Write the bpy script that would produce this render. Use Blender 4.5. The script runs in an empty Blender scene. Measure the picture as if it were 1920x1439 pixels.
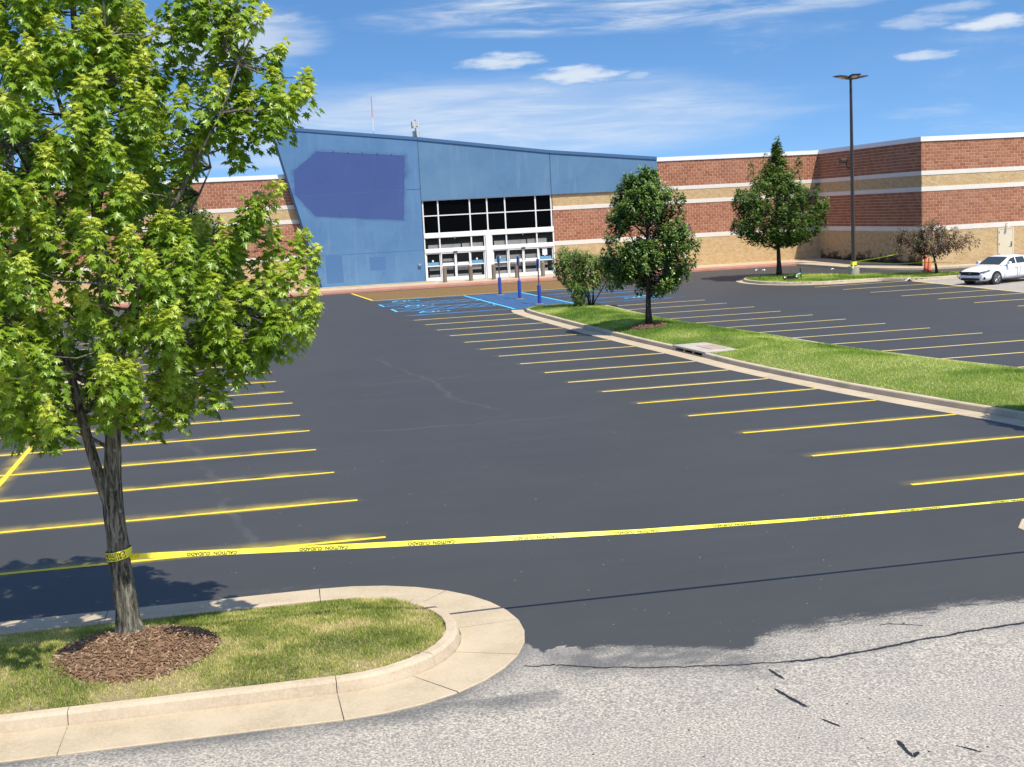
import bpy, math, random
import numpy as np
from mathutils import Vector, Matrix

random.seed(7)
rng = np.random.default_rng(11)
S = bpy.context.scene
COL = S.collection
SLOPE = 0.009                      # the lot climbs gently towards the store


def gz(x, y):
    return SLOPE * y


# ------------------------------------------------------------------ camera
YAW, PITCH, ROLL = 0.187, 0.1329, 0.0517
cam = bpy.data.cameras.new('camera')
cam.sensor_fit = 'HORIZONTAL'
cam.sensor_width = 36.0
cam.lens = 36.0 * 2418 / 1920
cam.clip_start = 0.1
cam.clip_end = 6000
camo = bpy.data.objects.new('camera', cam)
COL.objects.link(camo)
F = Vector((math.sin(YAW) * math.cos(PITCH), math.cos(YAW) * math.cos(PITCH), -math.sin(PITCH)))
R0 = Vector((math.cos(YAW), -math.sin(YAW), 0))
U0 = R0.cross(F)
RV = math.cos(ROLL) * R0 - math.sin(ROLL) * U0
UV = RV.cross(F)
camo.matrix_world = Matrix(((RV.x, UV.x, -F.x, 0), (RV.y, UV.y, -F.y, 0), (RV.z, UV.z, -F.z, 5.59), (0, 0, 0, 1)))
S.camera = camo

# ------------------------------------------------------------------ sun, exposure
SUN = Vector((0.26, -0.52, 1.0)).normalized()
sun = bpy.data.lights.new('sun', 'SUN')
sun.energy = 5.0
sun.angle = math.radians(0.53)
sun.color = (1.0, 0.94, 0.84)
suno = bpy.data.objects.new('sun', sun)
COL.objects.link(suno)
suno.rotation_euler = SUN.to_track_quat('Z', 'Y').to_euler()
suno.location = (20, -30, 60)
S.view_settings.view_transform = 'Standard'
S.view_settings.look = 'None'
S.view_settings.exposure = 0.25
S.view_settings.gamma = 1.0
S.view_settings.use_curve_mapping = False


# ------------------------------------------------------------------ node helpers
class NT:
    def __init__(s, tree):
        s.t = tree
        s.n = tree.nodes
        s.l = tree.links

    def node(s, typ, **kw):
        nd = s.n.new(typ)
        for k, v in kw.items():
            setattr(nd, k, v)
        return nd

    def put(s, sock, v):
        if v is None:
            return
        if isinstance(v, bpy.types.NodeSocket):
            s.l.new(v, sock)
        else:
            if isinstance(v, (tuple, list)) and len(v) == 3 and sock.type == 'RGBA':
                v = (*v, 1)
            sock.default_value = v

    def math(s, op, a, b=None, c=None, clamp=False):
        nd = s.node('ShaderNodeMath', operation=op)
        nd.use_clamp = clamp
        s.put(nd.inputs[0], a)
        if b is not None:
            s.put(nd.inputs[1], b)
        if c is not None:
            s.put(nd.inputs[2], c)
        return nd.outputs[0]

    def mix(s, f, a, b, blend='MIX'):
        nd = s.node('ShaderNodeMix', data_type='RGBA', blend_type=blend)
        s.put(nd.inputs[0], f)
        s.put(nd.inputs[6], a)
        s.put(nd.inputs[7], b)
        return nd.outputs[2]

    def noise(s, vec, scale, detail=3, rough=0.55, dist=0.0, out=0):
        nd = s.node('ShaderNodeTexNoise')
        if vec is not None:
            s.put(nd.inputs['Vector'], vec)
        nd.inputs['Scale'].default_value = scale
        nd.inputs['Detail'].default_value = detail
        nd.inputs['Roughness'].default_value = rough
        nd.inputs['Distortion'].default_value = dist
        return nd.outputs[out]

    def ramp(s, f, stops):
        nd = s.node('ShaderNodeValToRGB')
        e = nd.color_ramp.elements
        while len(e) < len(stops):
            e.new(0.5)
        for i, (p, c) in enumerate(stops):
            e[i].position = p
            e[i].color = (*c, 1) if len(c) == 3 else c
        s.put(nd.inputs[0], f)
        return nd.outputs[0]

    def smooth(s, v, lo, hi):
        nd = s.node('ShaderNodeMapRange', interpolation_type='SMOOTHSTEP')
        s.put(nd.inputs[0], v)
        nd.inputs[1].default_value = lo
        nd.inputs[2].default_value = hi
        return nd.outputs[0]

    def mapping(s, vec, scale=(1, 1, 1), loc=(0, 0, 0), rot=(0, 0, 0)):
        nd = s.node('ShaderNodeMapping')
        s.put(nd.inputs[0], vec)
        nd.inputs['Location'].default_value = loc
        nd.inputs['Rotation'].default_value = rot
        nd.inputs['Scale'].default_value = scale
        return nd.outputs[0]

    def geo(s):
        return s.node('ShaderNodeNewGeometry').outputs['Position']

    def attr(s, name, out='Fac'):
        nd = s.node('ShaderNodeAttribute', attribute_name=name)
        return nd.outputs[out]


# ------------------------------------------------------------------ sky
W = bpy.data.worlds.new('World')
S.world = W
W.use_nodes = True
w = NT(W.node_tree)
w.n.clear()
wo = w.node('ShaderNodeOutputWorld')
bg = w.node('ShaderNodeBackground')
bg.inputs[1].default_value = 0.125
w.l.new(bg.outputs[0], wo.inputs[0])
tc = w.node('ShaderNodeTexCoord').outputs['Generated']
sep = w.node('ShaderNodeSeparateXYZ')
w.put(sep.inputs[0], tc)
zc = w.math('MAXIMUM', sep.outputs[2], 0.0)
comb = w.node('ShaderNodeCombineXYZ')
w.put(comb.inputs[0], sep.outputs[0])
w.put(comb.inputs[1], sep.outputs[1])
w.put(comb.inputs[2], w.math('ADD', w.math('MULTIPLY', zc, 1.9), 0.18))
nrm = w.node('ShaderNodeVectorMath', operation='NORMALIZE')
w.put(nrm.inputs[0], comb.outputs[0])
sky = w.node('ShaderNodeTexSky', sky_type='NISHITA')
sky.sun_disc = False
sky.sun_elevation = math.asin(SUN.z)
sky.sun_rotation = math.atan2(SUN.x, SUN.y)
sky.air_density = 1.0
sky.dust_density = 0.6
sky.ozone_density = 1.6
w.put(sky.inputs[0], nrm.outputs[0])
hs = w.node('ShaderNodeHueSaturation')
hs.inputs['Saturation'].default_value = 1.25
hs.inputs['Value'].default_value = 1.36
w.put(hs.inputs['Color'], sky.outputs[0])
az = w.math('SUBTRACT', w.math('ARCTAN2', sep.outputs[0], sep.outputs[1]), YAW)
el = sep.outputs[2]
cv = w.node('ShaderNodeCombineXYZ')
w.put(cv.inputs[0], az)
w.put(cv.inputs[1], w.math('MULTIPLY', el, 3.4))
wisp1 = w.noise(w.mapping(cv.outputs[0], (5.2, 5.5, 1), (3.1, 1.7, 0), (0, 0, 0.18)), 1.0, 6, 0.62, 0.9)
wisp2 = w.noise(w.mapping(cv.outputs[0], (2.1, 3.4, 1), (7.3, 4.1, 0), (0, 0, -0.1)), 1.0, 4, 0.55, 0.4)
hi = w.smooth(w.math('ADD', wisp1, w.math('MULTIPLY', wisp2, 0.55)), 0.80, 1.12)
# a long thin bank high in the frame and a milky veil low on the left
def blob(u0, v0, a, b, nz=0.6, lo=0.15, hi_=0.9, freq=(60, 45, 1)):
    du = w.math('DIVIDE', w.math('SUBTRACT', az, u0), a)
    dv = w.math('DIVIDE', w.math('SUBTRACT', el, v0), b)
    d = w.math('SUBTRACT', 1.0, w.math('ADD', w.math('MULTIPLY', du, du), w.math('MULTIPLY', dv, dv)))
    n = w.noise(w.mapping(cv.outputs[0], freq, (u0 * 90, v0 * 70, 0)), 1.0, 5, 0.6)
    return w.smooth(w.math('ADD', d, w.math('MULTIPLY', w.math('SUBTRACT', n, 0.5), nz * 4)), lo, hi_)
wn = w.noise(w.mapping(cv.outputs[0], (9, 26, 1), (1.3, 0.2, 0), (0, 0, 0.05)), 1.0, 6, 0.65, 0.6)
streak = w.smooth(wn, 0.34, 0.72)
bank = w.math('MULTIPLY', blob(0.11, 0.145, 0.23, 0.020, 0.25, 0.0, 0.8, (14, 30, 1)), streak)
veil = w.math('MULTIPLY', blob(-0.03, 0.066, 0.30, 0.042, 0.20, 0.0, 1.0, (10, 22, 1)), w.math('ADD', w.math('MULTIPLY', streak, 0.55), 0.45))
veil_l = blob(-0.2, 0.135, 0.09, 0.028, 0.3, 0.1, 1.0, (16, 30, 1))
cl = w.math('MULTIPLY', w.math('MULTIPLY', hi, streak), 0.55)
for m_, k in ((bank, 0.72), (veil, 0.72), (veil_l, 0.6)):
    cl = w.math('MAXIMUM', cl, w.math('MULTIPLY', m_, k))
for (u0, v0, a, b, k) in ((0.004, 0.1120, 0.034, 0.0062, 0.75), (0.060, 0.0985, 0.040, 0.0068, 0.8), (0.317, 0.0955, 0.022, 0.0040, 0.7),
                          (0.364, 0.1140, 0.034, 0.0058, 0.85), (0.312, 0.1190, 0.030, 0.0050, 0.4), (0.105, 0.0960, 0.014, 0.0030, 0.4),
                          (0.085, 0.0560, 0.008, 0.0016, 0.4), (0.335, 0.1270, 0.03, 0.004, 0.4), (-0.19, 0.1500, 0.05, 0.006, 0.7)):
    cl = w.math('MAXIMUM', cl, w.math('MULTIPLY', blob(u0, v0, a * 1.1, b * 1.25, 0.62, 0.05, 1.1, (34, 40, 1)), k))
skyc = w.mix(cl, hs.outputs[0], (5.6, 6.0, 6.4, 1))
w.put(bg.inputs[0], skyc)


# ------------------------------------------------------------------ materials
def mat(name):
    m = bpy.data.materials.new(name)
    m.use_nodes = True
    t = NT(m.node_tree)
    b = t.n['Principled BSDF']
    return m, t, b


def simple(name, col, rough=0.6, var=0.12, scale=6.0, spec=0.4, metal=0.0, bump=0.0, bscale=60):
    m, t, b = mat(name)
    p = t.geo()
    n = t.noise(p, scale, 4)
    c = t.mix(n, tuple(max(0, x * (1 - var * 1.6)) for x in col), tuple(min(1, x * (1 + var * 1.6)) for x in col))
    t.put(b.inputs['Base Color'], c)
    b.inputs['Roughness'].default_value = rough
    b.inputs['Specular IOR Level'].default_value = spec
    b.inputs['Metallic'].default_value = metal
    if bump:
        bp = t.node('ShaderNodeBump')
        bp.inputs['Strength'].default_value = bump
        bp.inputs['Distance'].default_value = 0.01
        t.put(bp.inputs['Height'], t.noise(p, bscale, 3))
        t.l.new(bp.outputs[0], b.inputs['Normal'])
    return m


M = {}


def asphalt():
    m, t, b = mat('asphalt')
    p = t.geo()
    seal = t.attr('seal')
    stain = t.attr('stain')
    # fresh seal coat
    sv = t.smooth(t.noise(p, 0.28, 5, 0.65), 0.3, 0.7)
    streak_ = t.smooth(t.noise(t.mapping(p, (0.22, 2.6, 1)), 1.0, 5, 0.7, 0.3), 0.3, 0.7)
    sc = t.mix(t.math('ADD', t.math('MULTIPLY', sv, 0.6), t.math('MULTIPLY', streak_, 0.4)), (0.0423, 0.0421, 0.0389), (0.0605, 0.0600, 0.0553))
    grain = t.noise(p, 95, 2)
    sc = t.mix(0.5, sc, t.mix(grain, (0.0206, 0.0207, 0.0194), (0.0799, 0.0796, 0.0738)))
    # old weathered asphalt: pale stones in a grey binder
    vo = t.node('ShaderNodeTexVoronoi')
    vo.inputs['Scale'].default_value = 78
    t.put(vo.inputs['Vector'], p)
    stone = t.ramp(t.noise(vo.outputs['Position'], 37, 0), [(0.25, (0.2046, 0.1906, 0.1665)), (0.42, (0.3320, 0.3022, 0.2505)), (0.58, (0.4980, 0.4453, 0.3639)), (0.8, (0.6640, 0.6043, 0.4914))])
    dk = t.smooth(vo.outputs['Distance'], 0.35, 0.62)
    oc = t.mix(t.math('MULTIPLY', dk, 0.42), stone, (0.16, 0.155, 0.148))
    big = t.noise(p, 0.8, 5)
    oc = t.mix(t.math('MULTIPLY', t.smooth(big, 0.4, 0.75), 0.35), oc, (0.22, 0.21, 0.20))
    speck = t.smooth(t.noise(p, 9.0, 4, 0.7), 0.69, 0.74)
    oc = t.mix(t.math('MULTIPLY', speck, 0.75), oc, (0.05, 0.05, 0.05))
    oc = t.mix(t.math('MULTIPLY', stain, 0.8), oc, (0.085, 0.088, 0.092))
    # the seal coat's edge thins out stone by stone
    e = t.math('ADD', seal, t.math('MULTIPLY', t.math('SUBTRACT', t.noise(p, 40, 3, 0.7), 0.5), 0.8))
    e = t.math('ADD', e, t.math('MULTIPLY', t.math('SUBTRACT', t.noise(t.mapping(p, (3.0, 13.0, 1)), 1.0, 4, 0.7, 0.6), 0.5), 0.8))
    fac = t.smooth(e, 0.30, 0.74)
    t.put(b.inputs['Base Color'], t.mix(fac, oc, sc))
    t.put(b.inputs['Roughness'], t.math('ADD', t.math('MULTIPLY', fac, -0.30), 0.90))
    t.put(b.inputs['Specular IOR Level'], t.math('ADD', t.math('MULTIPLY', fac, 0.22), 0.2))
    bp = t.node('ShaderNodeBump')
    bp.inputs['Strength'].default_value = 0.3
    bp.inputs['Distance'].default_value = 0.006
    t.put(bp.inputs['Height'], t.noise(p, 110, 2))
    t.l.new(bp.outputs[0], b.inputs['Normal'])
    return m


def concrete(name, c1, c2, c3):
    m, t, b = mat(name)
    p = t.geo()
    a = t.noise(p, 1.3, 5, 0.6)
    f = t.noise(p, 26, 4, 0.7)
    c = t.mix(t.smooth(a, 0.3, 0.7), c1, c2)
    c = t.mix(t.math('MULTIPLY', t.smooth(f, 0.35, 0.75), 0.6), c, c3)
    st = t.smooth(t.noise(p, 5.5, 5, 0.75), 0.60, 0.78)
    c = t.mix(t.math('MULTIPLY', st, 0.55), c, tuple(x * 0.5 for x in c1))
    t.put(b.inputs['Base Color'], c)
    b.inputs['Roughness'].default_value = 0.9
    b.inputs['Specular IOR Level'].default_value = 0.2
    bp = t.node('ShaderNodeBump')
    bp.inputs['Strength'].default_value = 0.35
    bp.inputs['Distance'].default_value = 0.006
    t.put(bp.inputs['Height'], t.noise(p, 45, 5, 0.7))
    t.l.new(bp.outputs[0], b.inputs['Normal'])
    return m


def leafmat(name, dark, mid, young, trans=0.45, rough=0.42):
    m, t, b = mat(name)
    ti = t.attr('tint')
    c = t.ramp(ti, [(0.0, dark), (0.45, mid), (1.0, young)])
    t.put(b.inputs['Base Color'], c)
    b.inputs['Roughness'].default_value = rough
    b.inputs['Specular IOR Level'].default_value = 0.55
    tr = t.node('ShaderNodeBsdfTranslucent')
    t.put(tr.inputs[0], t.mix(0.5, c, t.mix(1.0, c, (1.0, 1.0, 0.25, 1), 'MULTIPLY')))
    mx = t.node('ShaderNodeMixShader')
    mx.inputs[0].default_value = trans
    t.l.new(b.outputs[0], mx.inputs[1])
    t.l.new(tr.outputs[0], mx.inputs[2])
    t.l.new(mx.outputs[0], t.n['Material Output'].inputs[0])
    return m


def bark(name, c1, c2, c3):
    m, t, b = mat(name)
    p = t.geo()
    v = t.mapping(p, (26, 26, 4))
    n = t.noise(v, 1.0, 5, 0.7, 0.4)
    c = t.ramp(n, [(0.36, c1), (0.5, c2), (0.66, c3)])
    l = t.smooth(t.noise(p, 11, 4), 0.6, 0.72)
    c = t.mix(t.math('MULTIPLY', l, 0.5), c, (0.30, 0.30, 0.26))
    t.put(b.inputs['Base Color'], c)
    b.inputs['Roughness'].default_value = 0.9
    b.inputs['Specular IOR Level'].default_value = 0.15
    bp = t.node('ShaderNodeBump')
    bp.inputs['Strength'].default_value = 0.9
    bp.inputs['Distance'].default_value = 0.02
    t.put(bp.inputs['Height'], n)
    t.l.new(bp.outputs[0], b.inputs['Normal'])
    return m


def brickmat(name, obj_random):
    m, t, b = mat(name)
    p = t.geo()
    if obj_random:
        r = t.node('ShaderNodeObjectInfo').outputs['Random']
    else:
        r = t.attr('tint')
    c = t.ramp(r, [(0.0, (0.2900, 0.1180, 0.0656)), (0.35, (0.3500, 0.1450, 0.0800)), (0.7, (0.4000, 0.1750, 0.0976)), (1.0, (0.4400, 0.2200, 0.1240))])
    n = t.noise(p, 22, 4, 0.7)
    c = t.mix(t.math('MULTIPLY', n, 0.5), c, (0.27, 0.115, 0.082))
    big = t.smooth(t.noise(p, 0.35, 3), 0.45, 0.8)
    c = t.mix(t.math('MULTIPLY', big, 0.3), c, (0.42, 0.225, 0.165))
    t.put(b.inputs['Base Color'], c)
    b.inputs['Roughness'].default_value = 0.92
    b.inputs['Specular IOR Level'].default_value = 0.15
    bp = t.node('ShaderNodeBump')
    bp.inputs['Strength'].default_value = 0.6
    bp.inputs['Distance'].default_value = 0.008
    t.put(bp.inputs['Height'], n)
    t.l.new(bp.outputs[0], b.inputs['Normal'])
    return m


def splitface(name, stained_shaded=False):
    m, t, b = mat(name)
    p = t.geo()
    n = t.noise(p, 9, 5, 0.75)
    v = t.noise(t.mapping(p, (2.5, 2.5, 5)), 1.0, 2)
    c = t.ramp(t.math('ADD', t.math('MULTIPLY', n, 0.55), t.math('MULTIPLY', v, 0.45)), [(0.32, (0.3948, 0.2640, 0.1270)), (0.5, (0.5358, 0.3784, 0.2002)), (0.7, (0.6580, 0.4928, 0.2849))])
    if stained_shaded:
        sp = t.node('ShaderNodeSeparateXYZ')
        t.put(sp.inputs[0], p)
        low = t.smooth(sp.outputs[2], 2.6, 0.9)
        bl = t.smooth(t.math('ADD', t.noise(t.mapping(p, (1, 0.7, 1.6)), 1.1, 5, 0.75), t.math('MULTIPLY', low, 0.28)), 0.66, 0.80)
        c = t.mix(t.math('MULTIPLY', bl, t.math('MULTIPLY', low, 0.95)), c, (0.03, 0.026, 0.022))
        foot = t.smooth(t.math('ADD', sp.outputs[2], t.math('MULTIPLY', t.noise(p, 1.2, 3), 0.5)), 1.5, 1.2)  # dark strip along the foot: stains and painted-in shade together
        c = t.mix(t.math('MULTIPLY', foot, 0.85), c, (0.03, 0.028, 0.026))
    t.put(b.inputs['Base Color'], c)
    b.inputs['Roughness'].default_value = 0.95
    b.inputs['Specular IOR Level'].default_value = 0.1
    bp = t.node('ShaderNodeBump')
    bp.inputs['Strength'].default_value = 0.9
    bp.inputs['Distance'].default_value = 0.03
    t.put(bp.inputs['Height'], n)
    t.l.new(bp.outputs[0], b.inputs['Normal'])
    return m


def stucco(name, c1, c2, c3):
    m, t, b = mat(name)
    p = t.geo()
    a = t.noise(p, 0.42, 5, 0.6)
    c = t.mix(t.smooth(a, 0.3, 0.72), c1, c2)
    run = t.smooth(t.noise(t.mapping(p, (2.2, 1, 0.20)), 1.0, 5, 0.7), 0.50, 0.78)
    c = t.mix(t.math('MULTIPLY', run, 0.55), c, c3)
    dn = t.smooth(t.noise(t.mapping(p, (0.9, 1, 0.5)), 1.0, 5, 0.7), 0.52, 0.75)
    c = t.mix(t.math('MULTIPLY', dn, 0.28), c, tuple(x * 0.62 for x in c1))
    t.put(b.inputs['Base Color'], c)
    b.inputs['Roughness'].default_value = 0.8
    b.inputs['Specular IOR Level'].default_value = 0.25
    bp = t.node('ShaderNodeBump')
    bp.inputs['Strength'].default_value = 0.25
    bp.inputs['Distance'].default_value = 0.01
    t.put(bp.inputs['Height'], t.noise(p, 30, 4))
    t.l.new(bp.outputs[0], b.inputs['Normal'])
    return m


def paint(name, col, worn=0.25):
    m, t, b = mat(name)
    p = t.geo()
    n = t.noise(p, 24, 4, 0.7)
    c = t.mix(t.math('MULTIPLY', t.smooth(n, 0.5, 0.8), worn), col, tuple(x * 0.55 for x in col))
    t.put(b.inputs['Base Color'], c)
    b.inputs['Roughness'].default_value = 0.65
    b.inputs['Specular IOR Level'].default_value = 0.3
    return m


def overspray(name, col, amt):
    m, t, b = mat(name)
    p = t.geo()
    v = t.attr('edge')
    n = t.noise(p, 1.3, 4, 0.6)
    f = t.noise(p, 80, 2)
    a = t.math('MULTIPLY', t.math('POWER', v, 1.7), t.math('MULTIPLY', t.smooth(n, 0.25, 0.7), amt))
    a = t.math('MULTIPLY', a, t.math('ADD', t.math('MULTIPLY', f, 0.9), 0.35), clamp=True)
    b.inputs['Base Color'].default_value = (*col, 1)
    b.inputs['Roughness'].default_value = 0.75
    t.put(b.inputs['Alpha'], a)
    return m


def glassmat(name, col, alpha):
    m, t, b = mat(name)
    b.inputs['Base Color'].default_value = (*col, 1)
    b.inputs['Roughness'].default_value = 0.04
    b.inputs['Specular IOR Level'].default_value = 0.5
    b.inputs['Alpha'].default_value = alpha
    return m


M['asphalt'] = asphalt()
M['concrete'] = concrete('concrete', (0.3910, 0.3124, 0.2044), (0.4930, 0.4004, 0.2741), (0.5440, 0.4664, 0.3393))
M['concrete_grey'] = concrete('concrete_grey', (0.35, 0.315, 0.26), (0.46, 0.42, 0.355), (0.52, 0.485, 0.42))
M['curb'] = concrete('curb_concrete', (0.41, 0.325, 0.22), (0.53, 0.43, 0.305), (0.60, 0.51, 0.38))
M['red_walk'] = concrete('red_walk', (0.3600, 0.1575, 0.1100), (0.4230, 0.2025, 0.1452), (0.4680, 0.2610, 0.1936))
M['lid'] = concrete('drain_lid', (0.34, 0.235, 0.175), (0.42, 0.31, 0.24), (0.46, 0.37, 0.29))
M['soil'] = simple('soil', (0.23, 0.195, 0.105), 0.95, 0.45, 22.0, 0.1, 0.0, 0.8, 60)
M['lawn_soil'] = simple('lawn_soil', (0.125, 0.165, 0.042), 0.95, 0.45, 9.0, 0.1, 0.0, 0.6, 40)
M['dirt'] = simple('dirt', (0.12, 0.10, 0.06), 0.95, 0.3, 3.0)
M['grass'] = leafmat('grass', (0.1625, 0.2400, 0.0345), (0.3625, 0.4320, 0.0747), (0.8500, 0.7200, 0.3335), 0.4, 0.6)
M['lawn'] = leafmat('lawn', (0.1440, 0.2691, 0.0264), (0.3720, 0.5031, 0.0660), (0.7200, 0.7488, 0.2280), 0.4, 0.6)
M['mulch'] = simple('mulch', (0.1905, 0.1156, 0.0682), 0.95, 0.45, 25, 0.15)
M['mulch_dark'] = simple('mulch_dark', (0.022, 0.018, 0.015), 0.7, 0.3, 25, 0.2)
M['mulch_light'] = simple('mulch_light', (0.3586, 0.2525, 0.1620), 0.95, 0.4, 25, 0.15)
M['yellow'] = paint('yellow_paint', (0.82, 0.60, 0.045))
M['yellow_pale'] = paint('yellow_paint_faded', (0.80, 0.62, 0.22))
M['blue_paint'] = paint('blue_paint', (0.06, 0.25, 0.52))
M['cyan_paint'] = paint('cyan_paint', (0.10, 0.52, 0.80))
M['blue_dark'] = paint('blue_hatch', (0.042, 0.090, 0.185), 0.5)
M['ochre'] = paint('ochre_hatch', (0.1913, 0.1134, 0.0389), 0.45)
M['ochre_line'] = paint('ochre_line', (0.285, 0.172, 0.046), 0.6)
M['overspray'] = overspray('yellow_overspray', (0.68, 0.53, 0.11), 0.95)
M['blue_mist'] = overspray('blue_overspray', (0.07, 0.28, 0.62), 1.3)
M['sealed_crack'] = overspray('sealed_crack', (0.13, 0.132, 0.136), 0.8)
M['tar'] = simple('tar', (0.012, 0.012, 0.013), 0.55, 0.2)
M['brick'] = brickmat('brick', False)
M['brick_one'] = brickmat('brick_single', True)
M['mortar'] = simple('mortar', (0.6800, 0.4200, 0.2580), 0.95, 0.12, 3, 0.1)
M['split'] = splitface('split_face_block')
M['split_stained_shaded'] = splitface('split_face_block_stained_shaded', True)
M['band'] = simple('white_band', (0.72, 0.67, 0.58), 0.8, 0.06, 2)
M['coping'] = simple('coping_metal', (0.80, 0.80, 0.78), 0.45, 0.04, 2)
M['blue_wall'] = stucco('blue_stucco', (0.0853, 0.1892, 0.3420), (0.1106, 0.2270, 0.3816), (0.1580, 0.2683, 0.4032))
M['blue_fascia'] = stucco('blue_stucco_fascia', (0.0938, 0.1963, 0.3276), (0.1200, 0.2316, 0.3588), (0.1875, 0.2904, 0.4056))
M['patch'] = stucco('repainted_patch', (0.0539, 0.0930, 0.2475), (0.0598, 0.0996, 0.2541), (0.0686, 0.1140, 0.2640))
M['patch_blue'] = simple('blue_patch', (0.07, 0.165, 0.33), 0.8, 0.04)
M['blue_trim'] = simple('blue_trim', (0.055, 0.135, 0.27), 0.55, 0.08)
M['joint'] = simple('joint', (0.03, 0.06, 0.11), 0.9, 0.1)
M['frame'] = simple('white_frame', (0.78, 0.78, 0.75), 0.45, 0.05, 3)
M['black_glass'] = glassmat('black_glass', (0.0022, 0.0022, 0.0025), 1.0)
M['black_glass'].node_tree.nodes['Principled BSDF'].inputs['Specular IOR Level'].default_value = 0.02
M['door_glass'] = glassmat('door_glass', (0.03, 0.034, 0.036), 0.22)
M['inside_dark'] = simple('inside_dark', (0.05, 0.052, 0.055), 0.8, 0.2)
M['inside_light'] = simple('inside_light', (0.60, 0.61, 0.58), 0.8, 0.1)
M['decal'] = simple('blue_decal', (0.14, 0.33, 0.48), 0.5, 0.1)
M['paper'] = simple('paper', (0.82, 0.84, 0.86), 0.7, 0.03)
M['tan_door'] = simple('tan_door', (0.66, 0.58, 0.42), 0.55, 0.05)
M['bronze'] = simple('dark_bronze', (0.055, 0.043, 0.034), 0.45, 0.15, 4, 0.5)
M['black'] = simple('black_plastic', (0.014, 0.014, 0.016), 0.5, 0.15)
M['steel'] = simple('grey_steel', (0.32, 0.33, 0.34), 0.4, 0.1, 4, 0.5, 0.7)
M['lens'] = simple('lamp_lens', (0.7, 0.7, 0.66), 0.3, 0.05)
M['bollard'] = concrete('bollard_concrete', (0.16, 0.135, 0.10), (0.22, 0.185, 0.14), (0.27, 0.24, 0.19))
M['sleeve'] = simple('blue_sleeve', (0.03, 0.07, 0.34), 0.4, 0.08)
M['sign_blue'] = simple('sign_blue', (0.045, 0.115, 0.30), 0.4, 0.05)
M['maroon'] = simple('maroon_post', (0.13, 0.045, 0.07), 0.5, 0.1)
M['tape'] = simple('caution_tape', (0.88, 0.80, 0.05), 0.5, 0.06, 8, 0.5)
M['ink'] = simple('black_ink', (0.02, 0.018, 0.01), 0.5, 0.05)
M['cone'] = simple('orange_cone', (0.82, 0.17, 0.09), 0.5, 0.08)
M['rubber'] = simple('rubber', (0.02, 0.02, 0.021), 0.8, 0.2)
M['car'] = simple('white_car_paint', (0.83, 0.84, 0.86), 0.22, 0.02, 2, 0.6)
b_ = M['car'].node_tree.nodes['Principled BSDF']
b_.inputs['Coat Weight'].default_value = 0.6
b_.inputs['Coat Roughness'].default_value = 0.06
M['car_glass'] = glassmat('car_glass', (0.035, 0.045, 0.045), 1.0)
M['alloy'] = simple('dark_alloy', (0.20, 0.20, 0.21), 0.35, 0.1, 4, 0.5, 0.6)
M['chrome'] = simple('chrome', (0.75, 0.75, 0.77), 0.15, 0.03, 4, 0.5, 1.0)
M['headlight'] = simple('headlight_lens', (0.10, 0.11, 0.12), 0.1, 0.1)
M['mint'] = simple('mint_paint', (0.30, 0.72, 0.60), 0.4, 0.05)
M['mast_red'] = simple('mast_red', (0.55, 0.24, 0.20), 0.6, 0.05)
M['mast_white'] = simple('mast_white', (0.72, 0.74, 0.72), 0.6, 0.05)
M['roof'] = simple('roof', (0.35, 0.35, 0.34), 0.9, 0.1)
M['field'] = simple('field', (0.09, 0.12, 0.04), 0.95, 0.3, 0.05)
M['maple_leaf'] = leafmat('maple_leaf', (0.060, 0.140, 0.011), (0.255, 0.400, 0.028), (0.64, 0.70, 0.11), 0.46, 0.34)
M['pear_leaf'] = leafmat('pear_leaf', (0.028, 0.064, 0.012), (0.090, 0.168, 0.030), (0.30, 0.42, 0.11), 0.32, 0.28)
M['linden_leaf'] = leafmat('linden_leaf', (0.034, 0.080, 0.014), (0.085, 0.165, 0.028), (0.27, 0.36, 0.09), 0.4, 0.4)
M['shrub_leaf'] = leafmat('shrub_leaf', (0.036, 0.085, 0.012), (0.12, 0.22, 0.03), (0.45, 0.48, 0.17), 0.4, 0.4)
M['purple_leaf'] = leafmat('purple_leaf', (0.045, 0.026, 0.018), (0.135, 0.076, 0.050), (0.28, 0.26, 0.10), 0.25, 0.5)
M['bark'] = bark('maple_bark', (0.020, 0.018, 0.012), (0.105, 0.098, 0.070), (0.27, 0.25, 0.20))
M['bark_dark'] = bark('dark_bark', (0.018, 0.015, 0.012), (0.05, 0.042, 0.034), (0.11, 0.095, 0.078))


# ------------------------------------------------------------------ object helpers
def tag(o, label=None, cat=None, group=None, kind=None):
    if label: o['label'] = label
    if cat: o['category'] = cat
    if group: o['group'] = group
    if kind: o['kind'] = kind
    return o


def empty(name, loc, label=None, cat=None, group=None, kind=None):
    o = bpy.data.objects.new(name, None)
    o.empty_display_size = 0.2
    o.location = loc
    COL.objects.link(o)
    return tag(o, label, cat, group, kind)


def origin_of(o):
    p = Vector(o.location)
    return p


def link(name, me, parent=None, loc=None):
    o = bpy.data.objects.new(name, me)
    COL.objects.link(o)
    if parent is not None:
        o.parent = parent
        # mesh data is in world coordinates; undo the parent's offset
        top = parent
        off = Vector((0, 0, 0))
        while top is not None:
            if top.type == 'EMPTY' and top.parent is None:
                off = Vector(top.location)
            top = top.parent
        if parent.parent is None and parent.type == 'EMPTY':
            o.matrix_parent_inverse = Matrix.Translation(-off)
    return o


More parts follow.
